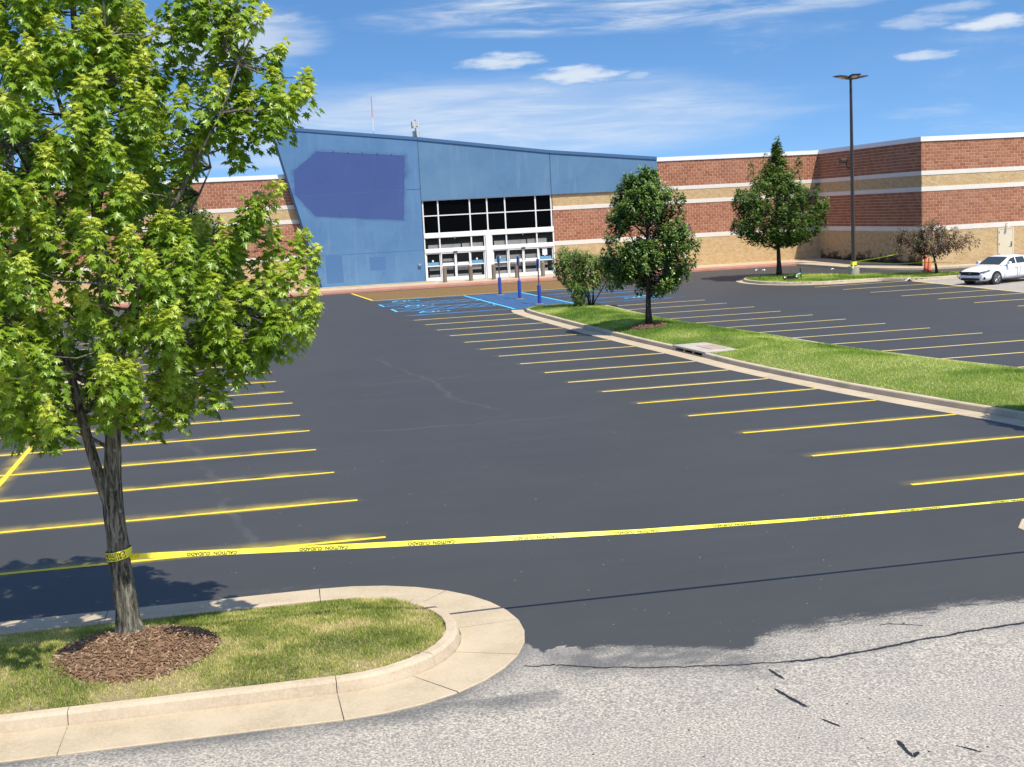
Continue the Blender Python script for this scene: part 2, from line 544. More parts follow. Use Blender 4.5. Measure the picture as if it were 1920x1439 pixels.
class MB:
    """collects geometry for one mesh"""
    def __init__(s):
        s.v = []
        s.f = []
        s.m = []
        s.T = None

    def add(s, vs, fs, mi=0):
        n = len(s.v)
        if s.T is not None:
            vs = [tuple(s.T @ Vector(v)) for v in vs]
        s.v += [tuple(v) for v in vs]
        s.f += [tuple(i + n for i in f) for f in fs]
        s.m += [mi] * len(fs)

    def box(s, x0, x1, y0, y1, z0, z1, mi=0):
        vs = [(x0, y0, z0), (x1, y0, z0), (x1, y1, z0), (x0, y1, z0), (x0, y0, z1), (x1, y0, z1), (x1, y1, z1), (x0, y1, z1)]
        s.add(vs, [(0, 3, 2, 1), (4, 5, 6, 7), (0, 1, 5, 4), (1, 2, 6, 5), (2, 3, 7, 6), (3, 0, 4, 7)], mi)

    def bbox(s, x0, x1, y0, y1, z0, z1, b=0.01, mi=0):
        """box with its front (-y) edges chamfered"""
        vs = [(x0, y0 + b, z0), (x1, y0 + b, z0), (x1, y1, z0), (x0, y1, z0), (x0, y0 + b, z1), (x1, y0 + b, z1), (x1, y1, z1), (x0, y1, z1),
              (x0 + b, y0, z0 + b), (x1 - b, y0, z0 + b), (x1 - b, y0, z1 - b), (x0 + b, y0, z1 - b)]
        s.add(vs, [(0, 3, 2, 1), (4, 5, 6, 7), (1, 2, 6, 5), (2, 3, 7, 6), (3, 0, 4, 7), (8, 9, 10, 11), (0, 1, 9, 8), (1, 5, 10, 9), (5, 4, 11, 10), (4, 0, 8, 11)], mi)

    def quad(s, a, b, c, d, mi=0):
        s.add([a, b, c, d], [(0, 1, 2, 3)], mi)

    def prism(s, poly, y0, y1, mi=0):
        """polygon in (x,z) extruded along y"""
        n = len(poly)
        vs = [(x, y0, z) for x, z in poly] + [(x, y1, z) for x, z in poly]
        fs = [tuple(range(n)), tuple(range(2 * n - 1, n - 1, -1))] + [(i, i + n, (i + 1) % n + n, (i + 1) % n) for i in range(n)]
        s.add(vs, fs, mi)

    def slab(s, poly, zf, h0, h1, mi=0):
        """polygon in (x,y), top at ground+h1, bottom at ground+h0"""
        n = len(poly)
        vs = [(x, y, zf(x, y) + h1) for x, y in poly] + [(x, y, zf(x, y) + h0) for x, y in poly]
        fs = [tuple(range(n)), tuple(range(2 * n - 1, n - 1, -1))] + [(i + n, (i + 1) % n + n, (i + 1) % n, i) for i in range(n)]
        s.add(vs, fs, mi)

    def tube(s, pts, rad, n=8, mi=0, cap=True):
        pts = [Vector(p) for p in pts]
        if not isinstance(rad, (list, tuple)):
            rad = [rad] * len(pts)
        vs = []
        prev = None
        for i, p in enumerate(pts):
            d = (pts[min(i + 1, len(pts) - 1)] - pts[max(i - 1, 0)]).normalized()
            if prev is None:
                a = d.cross(Vector((0, 0, 1)) if abs(d.z) < 0.9 else Vector((1, 0, 0))).normalized()
            else:
                a = (prev - d * prev.dot(d)).normalized()
            prev = a
            b = d.cross(a)
            for k in range(n):
                t = 2 * math.pi * k / n
                vs.append(p + (a * math.cos(t) + b * math.sin(t)) * rad[i])
        fs = []
        for i in range(len(pts) - 1):
            for k in range(n):
                k2 = (k + 1) % n
                fs.append((i * n + k, i * n + k2, (i + 1) * n + k2, (i + 1) * n + k))
        if cap:
            fs.append(tuple(range(n - 1, -1, -1)))
            fs.append(tuple((len(pts) - 1) * n + k for k in range(n)))
        s.add(vs, fs, mi)

    def lathe(s, c, prof, n=16, mi=0):
        vs = []
        for r, z in prof:
            for k in range(n):
                t = 2 * math.pi * k / n
                vs.append((c[0] + r * math.cos(t), c[1] + r * math.sin(t), c[2] + z))
        fs = []
        for i in range(len(prof) - 1):
            for k in range(n):
                k2 = (k + 1) % n
                fs.append((i * n + k, i * n + k2, (i + 1) * n + k2, (i + 1) * n + k))
        fs.append(tuple(range(n - 1, -1, -1)))
        fs.append(tuple((len(prof) - 1) * n + k for k in range(n)))
        s.add(vs, fs, mi)

    def build(s, name, mats, parent=None, smooth=False):
        me = bpy.data.meshes.new(name)
        me.from_pydata(s.v, [], s.f)
        if not isinstance(mats, (list, tuple)):
            mats = [mats]
        for m in mats:
            me.materials.append(m)
        if len(mats) > 1:
            me.polygons.foreach_set('material_index', s.m)
        if smooth:
            me.polygons.foreach_set('use_smooth', [True] * len(me.polygons))
        me.update()
        return link(name, me, parent)


def tri_mesh(name, V, T, material, tint=None, attr='tint', smooth=False):
    me = bpy.data.meshes.new(name)
    V = np.ascontiguousarray(V, dtype=np.float32)
    T = np.ascontiguousarray(T, dtype=np.int32)
    k = T.shape[1]
    me.vertices.add(len(V))
    me.vertices.foreach_set('co', V.ravel())
    me.loops.add(T.size)
    me.loops.foreach_set('vertex_index', T.ravel())
    me.polygons.add(len(T))
    me.polygons.foreach_set('loop_start', np.arange(len(T), dtype=np.int32) * k)
    me.polygons.foreach_set('use_smooth', np.full(len(T), bool(smooth)))
    me.update(calc_edges=True)
    me.validate()
    if tint is not None:
        a = me.attributes.new(attr, 'FLOAT', 'POINT')
        a.data.foreach_set('value', np.ascontiguousarray(tint, dtype=np.float32))
    me.materials.append(material)
    return me


def scatter(tv, tf, pos, ax, nr, sc):
    """place a template (x=side, y=axis, z=normal) at every pos"""
    ax = ax / (np.linalg.norm(ax, axis=1, keepdims=True) + 1e-9)
    nr = nr - ax * (nr * ax).sum(1, keepdims=True)
    nr = nr / (np.linalg.norm(nr, axis=1, keepdims=True) + 1e-9)
    sd = np.cross(ax, nr)
    n, k = len(pos), len(tv)
    V = pos[:, None, :] + sc[:, None, None] * (tv[None, :, 0:1] * sd[:, None, :] + tv[None, :, 1:2] * ax[:, None, :] + tv[None, :, 2:3] * nr[:, None, :])
    T = (tf[None, :, :] + (np.arange(n) * k)[:, None, None]).reshape(-1, tf.shape[1])
    return V.reshape(-1, 3), T


def vnoise(x, y, seed=0):
    """value noise for numpy arrays"""
    r = np.random.default_rng(seed).random((64, 64))
    xi, yi = np.floor(x).astype(int), np.floor(y).astype(int)
    fx, fy = x - xi, y - yi
    fx, fy = fx * fx * (3 - 2 * fx), fy * fy * (3 - 2 * fy)
    g = lambda a, b: r[a % 64, b % 64]
    return (g(xi, yi) * (1 - fx) + g(xi + 1, yi) * fx) * (1 - fy) + (g(xi, yi + 1) * (1 - fx) + g(xi + 1, yi + 1) * fx) * fy

# ================================================================== GROUND
def lines_axis(segs):
    out = []
    for a, b, st in segs:
        n = max(1, int(round((b - a) / st)))
        out += list(np.linspace(a, b, n + 1)[:-1])
    out.append(segs[-1][1])
    return np.array(out)


# wide terrain sheet under everything
tx = lines_axis([(-2500, -200, 575), (-200, 200, 40), (200, 2500, 575)])
ty = lines_axis([(-400, -80, 80), (-80, 160, 40), (160, 3000, 710)])
X, Y = np.meshgrid(tx, ty)
Z = SLOPE * np.clip(Y, -80, 160) - 0.18
V = np.stack([X, Y, Z], -1).reshape(-1, 3)
nx, ny = len(tx), len(ty)
I = np.arange(nx * ny).reshape(ny, nx)
T = np.stack([I[:-1, :-1], I[:-1, 1:], I[1:, 1:], I[1:, :-1]], -1).reshape(-1, 4)
tag(link('ground', tri_mesh('ground', V, T, M['field'])), kind='structure')

# the lot: one sheet, fresh seal coat beyond a ragged edge, weathered asphalt in front
SEAL_X = np.array([-60, -3, 2.6, 2.95, 3.10, 3.32, 3.60, 3.83, 4.6, 5.0, 5.25, 5.43, 5.60, 5.73, 6.4, 7.14, 8.66, 9.56, 12.0, 40.])
SEAL_Y = np.array([18.0, 17.5, 16.0, 15.57, 15.15, 14.93, 15.02, 15.06, 14.78, 14.62, 14.50, 14.36, 14.45, 14.71, 14.86, 14.96, 14.99, 14.95, 15.1, 15.3])
xs = lines_axis([(-60, -6, 6), (-6, 14, 0.07), (14, 34, 2), (34, 35.3, 0.65), (35.3, 35.5, 0.2), (35.5, 70, 5.75)])
ys = lines_axis([(-40, 10, 5), (10, 16.6, 0.07), (16.6, 66.2, 3.1), (66.2, 66.5, 0.3), (66.5, 110, 4.35)])
X, Y = np.meshgrid(xs, ys)
yb = np.interp(X, SEAL_X, SEAL_Y) + (vnoise(X * 2.3, Y * 2.3, 1) - 0.5) * 0.16 + (vnoise(X * 5, Y * 13, 2) - 0.5) * 0.09
wd = np.interp(X, [2.9, 4.2, 5.6, 6.2, 10], [0.06, 0.22, 0.22, 0.50, 0.42])
seal = np.clip((Y - yb) / wd * 0.5 + 0.5, 0, 1)
seal[(X > 35.45) & (Y < 66.4)] = 0
seal[(X > 46) & (Y < 74)] = 0
# islands of missed coat beside the gutter
miss = ((X - 3.35) / 0.22) ** 2 + ((Y - 15.12) / 0.16) ** 2
seal = np.where(miss < 1, seal * 0.25, seal)
stain = np.clip(1 - (13.75 - Y) / 0.42, 0, 1) * (Y < 13.9) * (X < 3.0)
rad = np.sqrt((X - 0.5) ** 2 + ((Y - 16.28)) ** 2)
stain = np.maximum(stain, np.clip(1 - (rad - 2.5) / 0.45, 0, 1) * (X > 0.4) * (Y < 16))
stain *= 0.35 + 0.9 * vnoise(X * 1.7, Y * 1.7, 3)
stain = np.maximum(stain, np.clip(1.35 - np.abs(Y - np.interp(X, SEAL_X, SEAL_Y) + 0.34) / 0.56, 0, 1) * np.interp(X, [2.8, 3.2, 5.2, 5.9, 9], [0, 1.0, 1.0, 0.3, 0.16]) * (0.3 + vnoise(X * 4, Y * 9, 5)))
JX = np.array([2.76, 3.13, 3.58, 4.31, 5.0, 5.81, 6.45, 7.31, 8.17, 9.08, 12])
JY = np.array([14.73, 14.66, 14.42, 14.17, 14.01, 13.86, 13.87, 14.01, 14.13, 14.21, 14.4])
jd = np.abs(Y - np.interp(X, JX, JY) + (vnoise(X * 3, Y * 0 + 1, 6) - 0.5) * 0.05)
stain = np.maximum(stain, np.clip(1.0 - jd / 0.15, 0, 1) * 0.55 * (X > 2.7) * (0.4 + vnoise(X * 2.2, Y * 2, 8)))
stain = np.clip(stain, 0, 1)
V = np.stack([X, Y, SLOPE * Y], -1).reshape(-1, 3)
nx, ny = len(xs), len(ys)
I = np.arange(nx * ny).reshape(ny, nx)
T = np.stack([I[:-1, :-1], I[:-1, 1:], I[1:, 1:], I[1:, :-1]], -1).reshape(-1, 4)
me = tri_mesh('parking_lot', V, T, M['asphalt'], seal.ravel(), 'seal')
a_ = me.attributes.new('stain', 'FLOAT', 'POINT')
a_.data.foreach_set('value', stain.ravel().astype(np.float32))
lot = tag(link('parking_lot', me), kind='structure')


def strip(name, pts, width, material, h=0.008, jitter=0.0, step=0.5, parent=lot, taper=False):
    """flat painted strip following the ground"""
    P = [Vector((p[0], p[1])) for p in pts]
    Q = []
    for a, b in zip(P[:-1], P[1:]):
        n = max(1, int((b - a).length / step))
        Q += [a + (b - a) * i / n for i in range(n)]
    Q.append(P[-1])
    L, Rr = [], []
    for i, q in enumerate(Q):
        d = (Q[min(i + 1, len(Q) - 1)] - Q[max(i - 1, 0)]).normalized()
        nrm_ = Vector((-d.y, d.x))
        wv = width * 0.5 * (1 + random.uniform(-jitter, jitter))
        if taper:
            wv *= max(0.1, math.sin(math.pi * (i + 0.3) / (len(Q) - 0.4)))
        wob = random.uniform(-jitter, jitter) * width * 0.3
        L.append(q + nrm_ * (wv + wob))
        Rr.append(q - nrm_ * (wv - wob))
    mb = MB()
    vs = [(p.x, p.y, gz(p.x, p.y) + h) for p in L] + [(p.x, p.y, gz(p.x, p.y) + h) for p in Rr]
    n = len(Q)
    mb.add(vs, [(i + n, i + n + 1, i + 1, i) for i in range(n - 1)])
    return mb.build(name, material, parent)


def mist(name, a, b, up, dn, material, h=0.004, ext=0.25):
    """soft paint overspray along a line from a to b (fades by vertex attribute)"""
    a, b = Vector(a), Vector(b)
    d = (b - a).normalized()
    nrm_ = Vector((-d.y, d.x))
    a, b = a - d * ext, b + d * ext
    rows = [(-dn, 0), (-dn * 0.5, 0.45), (0, 1), (up * 0.5, 0.5), (up, 0)]
    n = 12
    V, At, T = [], [], []
    for i in range(n + 1):
        t = i / n
        e = min(1, min(t, 1 - t) * (b - a).length / (ext * 2 + 0.01))
        q = a + (b - a) * t
        for o, v in rows:
            p = q + nrm_ * o
            V.append((p.x, p.y, gz(p.x, p.y) + h))
            At.append(v * e)
    k = len(rows)
    for i in range(n):
        for j in range(k - 1):
            T.append((i * k + j, i * k + j + 1, (i + 1) * k + j + 1, (i + 1) * k + j))
    return link(name, tri_mesh(name, V, np.array(T)[:, ::-1], material, At, 'edge'), lot)


# gutter edge of the planted median, used by several builders
def spl(pts):
    a = np.array(pts, float)
    a = a[np.argsort(a[:, 1])]
    return lambda y: float(np.interp(y, a[:, 1], a[:, 0]))


MED_L = [(18.9, 18.0), (18.1, 20.5), (17.5, 23.0), (16.95, 26.5), (16.3, 29.0), (15.6, 32.1), (15.0, 35.6), (14.6, 38.5), (14.35, 42.0), (13.85, 46.5), (13.45, 51), (13.1, 56), (12.85, 60), (12.72, 63.0)]
MED_R = [(16.75, 63.0), (16.85, 60), (16.95, 56), (17.25, 51.8), (17.75, 49.0), (18.2, 46.6), (18.65, 43.2), (19.13, 39.75), (20.05, 35.9), (21.0, 32.85), (22.0, 29), (23.0, 24), (23.6, 18.0)]
medl, medr = spl(MED_L), spl(MED_R)
GUT = 0.66

# stall lines --------------------------------------------------------
right_rows = [(7.12, 62.34), (7.32, 59.6), (7.47, 56.7), (7.63, 53.89), (7.79, 50.94), (7.95, 48.15), (8.19, 45.57), (8.46, 42.98), (8.72, 40.33), (8.89, 37.82),
              (9.33, 35.47), (9.63, 32.99), (10.22, 30.5), (10.6, 27.75), (10.94, 24.72), (11.49, 21.57)]
for x, y in right_rows:
    far = y > 42
    strip('stall_line', [(x, y), (medl(y) - GUT + 0.06, y + 0.02)], 0.115, M['yellow_pale'] if y > 34 else M['yellow'], 0.008, 0.10)
    mist('paint_overspray', (x, y), (medl(y) - GUT - 0.2, y), 0.42, 0.16, M['overspray'])
left_rows = [(1.74, 21.5), (1.49, 24.5), (1.21, 27.35), (0.95, 30.18), (0.91, 32.9), (0.75, 35.55), (0.61, 37.95), (0.41, 40.5), (0.21, 43.14),
             (0.1, 45.8), (0.0, 48.4), (-0.1, 51.0), (-0.2, 53.6), (-0.3, 56.2), (-0.4, 58.8), (-0.5, 61.5), (-0.6, 64.2)]
for x, y in left_rows:
    strip('stall_line', [(x, y), (-12.4, y + 0.05)], 0.12, M['yellow'], 0.008, 0.10)
    if y < 50:
        mist('paint_overspray', (-8, y), (x, y), 0.62, 0.2, M['overspray'])
strip('centre_line', [(-5.85, 20.5), (-5.92, 29.4), (-6.1, 38.6)], 0.125, M['yellow'], 0.012, 0.05)
mist('paint_overspray', (-5.85, 20.5), (-6.08, 38.4), 0.4, 0.4, M['overspray'])
lot_right = [(22.02, 65.61), (22.17, 62.9), (22.38, 60.32), (22.68, 57.49), (22.83, 54.66), (23.24, 52.15), (23.56, 49.61), (24.05, 47.12), (24.6, 44.64), (25.23, 42.08), (25.6, 39.4), (26.2, 36.7), (26.8, 33.9)]
for i, (x, y) in enumerate(lot_right):
    strip('stall_line', [(medr(y) + 0.06, y), (x, y)], 0.11, M['blue_paint'] if i == 0 else M['yellow_pale'], 0.008, 0.08)
far_rows = [(29.68, 66.29), (30.09, 63.6), (30.27, 60.87), (30.4, 57.9), (30.83, 55.2), (31.08, 52.5), (31.58, 49.9), (32.0, 47.1), (32.4, 44.4)]
for x, y in far_rows:
    strip('stall_line', [(x, y), (35.4, y + 0.02)], 0.11, M['yellow_pale'], 0.008, 0.08)
strip('centre_line', [(35.35, 66.0), (35.5, 56.3), (35.6, 40.0)], 0.13, M['yellow_pale'], 0.012, 0.05)

# crosswalk hatch in front of the entrance
mb = MB()
mb.slab([(6.45, 77.3), (20.4, 77.15), (21.2, 84.9), (5.75, 84.9)], gz, -0.02, 0.004)
mb.build('crosswalk_field', M['ochre'], lot)
for i in range(30):
    x0 = 5.0 + i * 0.56
    pa, pb_ = Vector((x0 - 1.5, 84.8)), Vector((x0 + 2.6, 77.4))
    q = []
    for t in np.linspace(0, 1, 40):
        p = pa + (pb_ - pa) * t
        lo = 6.45 + (p.y - 77.3) / 7.6 * -0.7 + 0.1
        hi_x = 20.4 + (p.y - 77.15) / 7.7 * 0.8 - 0.1
        if lo < p.x < hi_x:
            q.append((p.x, p.y))
    if len(q) > 3:
        strip('hatch_line', [q[0], q[-1]], 0.12, M['ochre_line'], 0.008, 0.15)
strip('crosswalk_edge', [(6.45, 77.25), (20.4, 77.05)], 0.14, M['yellow_pale'], 0.009, 0.1)
strip('crosswalk_edge', [(5.7, 84.9), (6.42, 77.4)], 0.14, M['yellow'], 0.009, 0.1)

# accessible bays: blue stall lines, loading aisles and the painted aisle at their heads
for x, y in [(6.31, 76.55), (6.47, 73.75), (6.59, 72.0), (6.79, 69.95), (6.9, 67.95), (7.0, 65.15)]:
    strip('accessible_bay_line', [(x, y), (12.0 + (76 - y) * 0.07, y)], 0.13, M['blue_paint'], 0.008, 0.1)
    mist('paint_overspray', (x + 0.2, y), (12.2, y), 0.5, 0.4, M['blue_mist'])
for (x0, y0), (x1, y1) in [((6.47, 73.75), (6.59, 72.0)), ((6.79, 69.95), (6.9, 67.95))]:
    strip('accessible_bay_line', [(x0, y0), (x1, y1)], 0.13, M['cyan_paint'], 0.010, 0.1)
    for k in range(7):
        xa = x0 + 0.25 + k * 0.85
        strip('hatch_line', [(xa, y1 + 0.06), (min(xa + 1.3, 12.4), y0 - 0.06)], 0.12, M['blue_paint'], 0.010, 0.12)
mb = MB()
mb.slab([(11.95, 76.7), (15.35, 76.7), (16.2, 64.95), (12.75, 64.95)], gz, -0.02, 0.004)
mb.build('hatch_field', M['blue_dark'], lot)
for k in range(15):
    y0 = 64.6 + k * 0.82
    xa, xb = 12.72 - (y0 - 65) * 0.068, 16.1 - (y0 - 65) * 0.072
    strip('hatch_line', [(xa, max(65.1, y0)), (xb, min(76.5, y0 + 0.9))], 0.11, M['blue_paint'], 0.0085, 0.15)
strip('accessible_bay_line', [(11.83, 76.6), (12.64, 65.0)], 0.15, M['cyan_paint'], 0.013, 0.08)
strip('accessible_bay_line', [(15.25, 76.6), (16.1, 65.2)], 0.15, M['cyan_paint'], 0.013, 0.08)
for y in (75.9, 73.2, 71.3, 68.3, 65.6):
    strip('accessible_bay_line', [(16.2, y), (21.7, y)], 0.13, M['blue_paint'], 0.008, 0.1)
    mist('paint_overspray', (16.4, y), (21.4, y), 0.5, 0.4, M['blue_mist'])


def wheelchair(cx, cy, s, flip=1):
    """access pictogram painted on the ground"""
    mb = MB()

    def seg(pts, wd_):
        for a, b in zip(pts[:-1], pts[1:]):
            a, b = Vector(a), Vector(b)
            d = (b - a).normalized() * wd_ * 0.5
            n = Vector((-d.y, d.x))
            q = [a - d + n, a - d - n, b + d - n, b + d + n]
            q = [(cx + flip * p.y * s * 1.0, cy + p.x * s * 1.0) for p in q]
            q = [(x_, y_, gz(x_, y_) + 0.010 + len(mb.f) * 0.0002) for x_, y_ in q]
            mb.add(q, [(0, 1, 2, 3)])
    ring = [(0.05 + 0.42 * math.cos(t), -0.32 + 0.42 * math.sin(t)) for t in np.linspace(math.radians(140), math.radians(395), 14)]
    seg(ring, 0.13)
    seg([(-0.08, 0.55), (-0.05, 0.02), (0.40, 0.0), (0.58, -0.52), (0.72, -0.48)], 0.15)
    seg([(-0.06, 0.30), (0.32, 0.28)], 0.12)
    seg([(-0.13, 0.80), (-0.07, 0.80)], 0.22)
    o = mb.build('accessible_symbol', M['cyan_paint'], lot)
    for p in o.data.polygons:
        pass
    return o


for cx, cy in ((8.1, 75.1), (8.4, 71.0), (8.65, 66.6)):
    wheelchair(cx, cy, 0.95)
wheelchair(20.0, 67.2, 1.0, -1)

# filled cracks that still show through the seal coat
for pts in ([(3.74, 48.8), (4.3, 44.5), (4.99, 41.1), (5.23, 35.9), (6.04, 33.7), (5.9, 31.6)], [(1.57, 41.1), (3.0, 40.6), (5.2, 40.7), (7.9, 41.5)],
            [(1.4, 37.7), (3.2, 38.3), (5.4, 38.9)], [(1.1, 32.1), (5.1, 31.9), (7.2, 31.86), (8.9, 32.1)], [(5.0, 41.1), (4.2, 42.4), (2.4, 42.2)],
            [(-2.6, 36), (-1.3, 27.5), (-0.9, 24.4), (-0.35, 21.3), (0.2, 20.2)], [(4.7, 22.9), (6.0, 22.8), (7.0, 22.3)]):
    P = [Vector(p) for p in pts]
    Q = []
    for a, b in zip(P[:-1], P[1:]):
        n = max(2, int((b - a).length / 0.4))
        Q += [a + (b - a) * i / n + Vector((random.uniform(-.12, .12), random.uniform(-.12, .12))) for i in range(n)]
    V, At, T = [], [], []
    for i, q in enumerate(Q):
        d = (Q[min(i + 1, len(Q) - 1)] - Q[max(i - 1, 0)]).normalized()
        nn = Vector((-d.y, d.x))
        for o, v in ((-0.17, 0), (-0.05, .8), (0.05, .8), (0.17, 0)):
            p = q + nn * o
            V.append((p.x, p.y, gz(p.x, p.y) + 0.0035))
            At.append(v * min(1, i / 4, (len(Q) - 1 - i) / 4))
    for i in range(len(Q) - 1):
        for j in range(3):
            T.append((i * 4 + j, i * 4 + j + 1, i * 4 + j + 5, i * 4 + j + 4))
    link('filled_crack', tri_mesh('filled_crack', V, np.array(T)[:, ::-1], M['sealed_crack'], At, 'edge'), lot)

# pavement joint and tar drips on the old asphalt
def tarmat():
    m, t, b = mat('tar_stain')
    p = t.geo()
    v = t.attr('edge')
    n = t.noise(p, 38, 4, 0.75)
    b.inputs['Base Color'].default_value = (0.016, 0.016, 0.017, 1)
    b.inputs['Roughness'].default_value = 0.6
    t.put(b.inputs['Alpha'], t.smooth(t.math('ADD', v, t.math('MULTIPLY', t.math('SUBTRACT', n, 0.5), 1.5)), 0.40, 0.62))
    return m


M['tar_stain'] = tarmat()


def stain_strip(name, pts, width, step=0.06, taper=True):
    P = [Vector(p) for p in pts]
    Q = []
    for a, b in zip(P[:-1], P[1:]):
        n = max(2, int((b - a).length / step))
        Q += [a + (b - a) * i / n for i in range(n)]
    Q.append(P[-1])
    V, At, T = [], [], []
    for i, q in enumerate(Q):
        d = (Q[min(i + 1, len(Q) - 1)] - Q[max(i - 1, 0)]).normalized()
        nn = Vector((-d.y, d.x))
        wv = width * (random.uniform(0.75, 1.3))
        en = min(1, (i + 0.3) / 2, (len(Q) - 0.7 - i) / 2) if taper else 1
        for o, v in ((-1, 0), (-0.35, .95), (0.35, .95), (1, 0)):
            q2 = q + nn * o * wv
            V.append((q2.x, q2.y, gz(q2.x, q2.y) + 0.004))
            At.append(v * en)
    for i in range(len(Q) - 1):
        for j in range(3):
            T.append((i * 4 + j, i * 4 + j + 1, i * 4 + j + 5, i * 4 + j + 4))
    return link(name, tri_mesh(name, V, np.array(T)[:, ::-1], M['tar_stain'], At, 'edge'), lot)


jp = list(zip(JX, JY))
for a in range(len(jp) - 1):
    pa, pb_ = jp[a], jp[a + 1]
    q = [(pa[0] + (pb_[0] - pa[0]) * t, pa[1] + (pb_[1] - pa[1]) * t + random.uniform(-.02, .02)) for t in np.linspace(0, 1, 9)]
    stain_strip('pavement_crack', q, 0.020 if a < 5 else 0.036, 0.12, False)
for pts, wd_ in (([(5.47, 13.75), (5.50, 13.5), (5.53, 13.34)], 0.05), ([(5.30, 13.17), (5.36, 12.86), (5.40, 12.68), (5.45, 12.5)], 0.055), ([(5.43, 12.25), (5.5, 12.08), (5.57, 11.92)], 0.03),
                 ([(5.94, 11.52), (5.90, 11.22), (5.90, 11.06)], 0.055), ([(5.88, 11.05), (5.96, 11.15), (6.03, 11.2)], 0.05), ([(6.06, 11.17), (6.14, 11.15)], 0.04), ([(6.42, 11.2), (6.5, 11.1), (6.58, 10.97)], 0.03),
                 ([(6.40, 11.17), (6.46, 11.2)], 0.06), ([(5.60, 11.66), (5.66, 11.62)], 0.035), ([(5.64, 11.3), (5.72, 11.24)], 0.03), ([(5.1, 13.2), (5.15, 13.19)], 0.04), ([(7.33, 11.96), (7.42, 11.95)], 0.03),
                 ([(2.9, 12.1), (2.94, 12.06)], 0.03), ([(1.3, 12.4), (1.35, 12.4)], 0.03), ([(7.9, 14.5), (7.5, 14.72), (7.35, 14.7)], 0.022), ([(7.6, 14.62), (7.75, 14.7)], 0.03), ([(4.1, 12.9), (4.13, 12.87)], 0.025)):
    stain_strip('tar_spot', pts, wd_ * 0.66, 0.05)
for k in range(40):
    x, y = random.uniform(0.2, 9.5), random.uniform(10.2, 13.6)
    s_ = random.uniform(0.008, 0.018)
    strip('tar_spot', [(x, y), (x + s_ * random.uniform(.5, 2.2), y + s_ * random.uniform(-1, 1))], s_ * 1.2, M['tar'], 0.004, 0.5, 0.004, lot, True)


# loose grit on the pavement
mb = MB()
for k in range(260):
    x, y = random.uniform(-1, 11), random.choice((random.uniform(10.5, 15.5), random.uniform(15.5, 30)))
    if x < 3.2 and 13.4 < y < 19.2:
        continue
    r = random.uniform(0.005, 0.013)
    z = gz(x, y)
    mb.add([(x - r, y - r * .6, z), (x + r, y - r * .5, z), (x + r * .7, y + r, z), (x - r * .5, y + r * .8, z), (x + r * .1, y, z + r * 1.1)], [(0, 1, 4), (1, 2, 4), (2, 3, 4), (3, 0, 4)])
tag(mb.build('gravel', simple('grit', (0.20, 0.19, 0.175), 0.9, 0.4, 40)), kind='stuff')


# ================================================================== KERBED ISLANDS
def resample(path, step):
    P = [Vector(p) for p in path]
    out = [P[0]]
    for a, b in zip(P[:-1], P[1:]):
        n = max(1, int((b - a).length / step))
        out += [a + (b - a) * i / n for i in range(1, n + 1)]
    return out


def sweep_sections(name, path, prof, lengths, material, parent, gap=0.010, wob=0.004):
    """cut a path into sections and sweep the profile (outward offset, height) along each; every section one part"""
    acc = [0.0]
    for a, b in zip(path[:-1], path[1:]):
        acc.append(acc[-1] + (b - a).length)
    tot = acc[-1]

    def at(s):
        s = min(max(s, 0), tot)
        i = min(max(np.searchsorted(acc, s) - 1, 0), len(path) - 2)
        t = (s - acc[i]) / max(1e-6, acc[i + 1] - acc[i])
        p = path[i].lerp(path[i + 1], t)
        e = 0.05
        return p

    def nrm_at(s):
        d = (at(min(s + 0.15, tot)) - at(max(s - 0.15, 0))).normalized()
        return Vector((d.y, -d.x))
    s0 = 0.0
    k = 0
    while s0 < tot - 0.02:
        ln = lengths[k % len(lengths)]
        s1 = min(tot, s0 + ln)
        a, b = s0 + gap / 2, s1 - gap / 2
        n = max(2, int((b - a) / 0.28))
        V = []
        ph = random.uniform(0, 9)
        for i in range(n + 1):
            s = a + (b - a) * i / n
            p, nn = at(s), nrm_at(s)
            for (o, h) in prof:
                q = p + nn * (o + (math.sin(s * 3.1 + ph + o * 9) * wob if h > 0.0 else 0))
                V.append((q.x, q.y, gz(q.x, q.y) + h + (random.uniform(-wob, wob) * 0.5 if h > 0.05 else 0)))
        m = len(prof)
        Fc = []
        for i in range(n):
            for j in range(m):
                j2 = (j + 1) % m
                Fc.append((i * m + j, (i + 1) * m + j, (i + 1) * m + j2, i * m + j2))
        Fc.append(tuple(range(m)))
        Fc.append(tuple(n * m + j for j in range(m - 1, -1, -1)))
        mb = MB()
        mb.add(V, Fc)
        mb.build(name, material, parent)
        s0 = s1
        k += 1


CURB = [(-0.16, -0.06), (-0.16, 0.148), (-0.15, 0.155), (-0.045, 0.155), (-0.018, 0.148), (0.0, 0.125), (0.035, -0.06)]


def gutter_prof(wd_):
    return [(0.037, -0.06), (0.037, 0.006), (wd_ - 0.012, 0.020), (wd_, 0.012), (wd_, -0.06)]


def arc(cx, cy, r, a0, a1, n):
    return [Vector((cx + r * math.cos(math.radians(t)), cy + r * math.sin(math.radians(t)))) for t in np.linspace(a0, a1, n)]


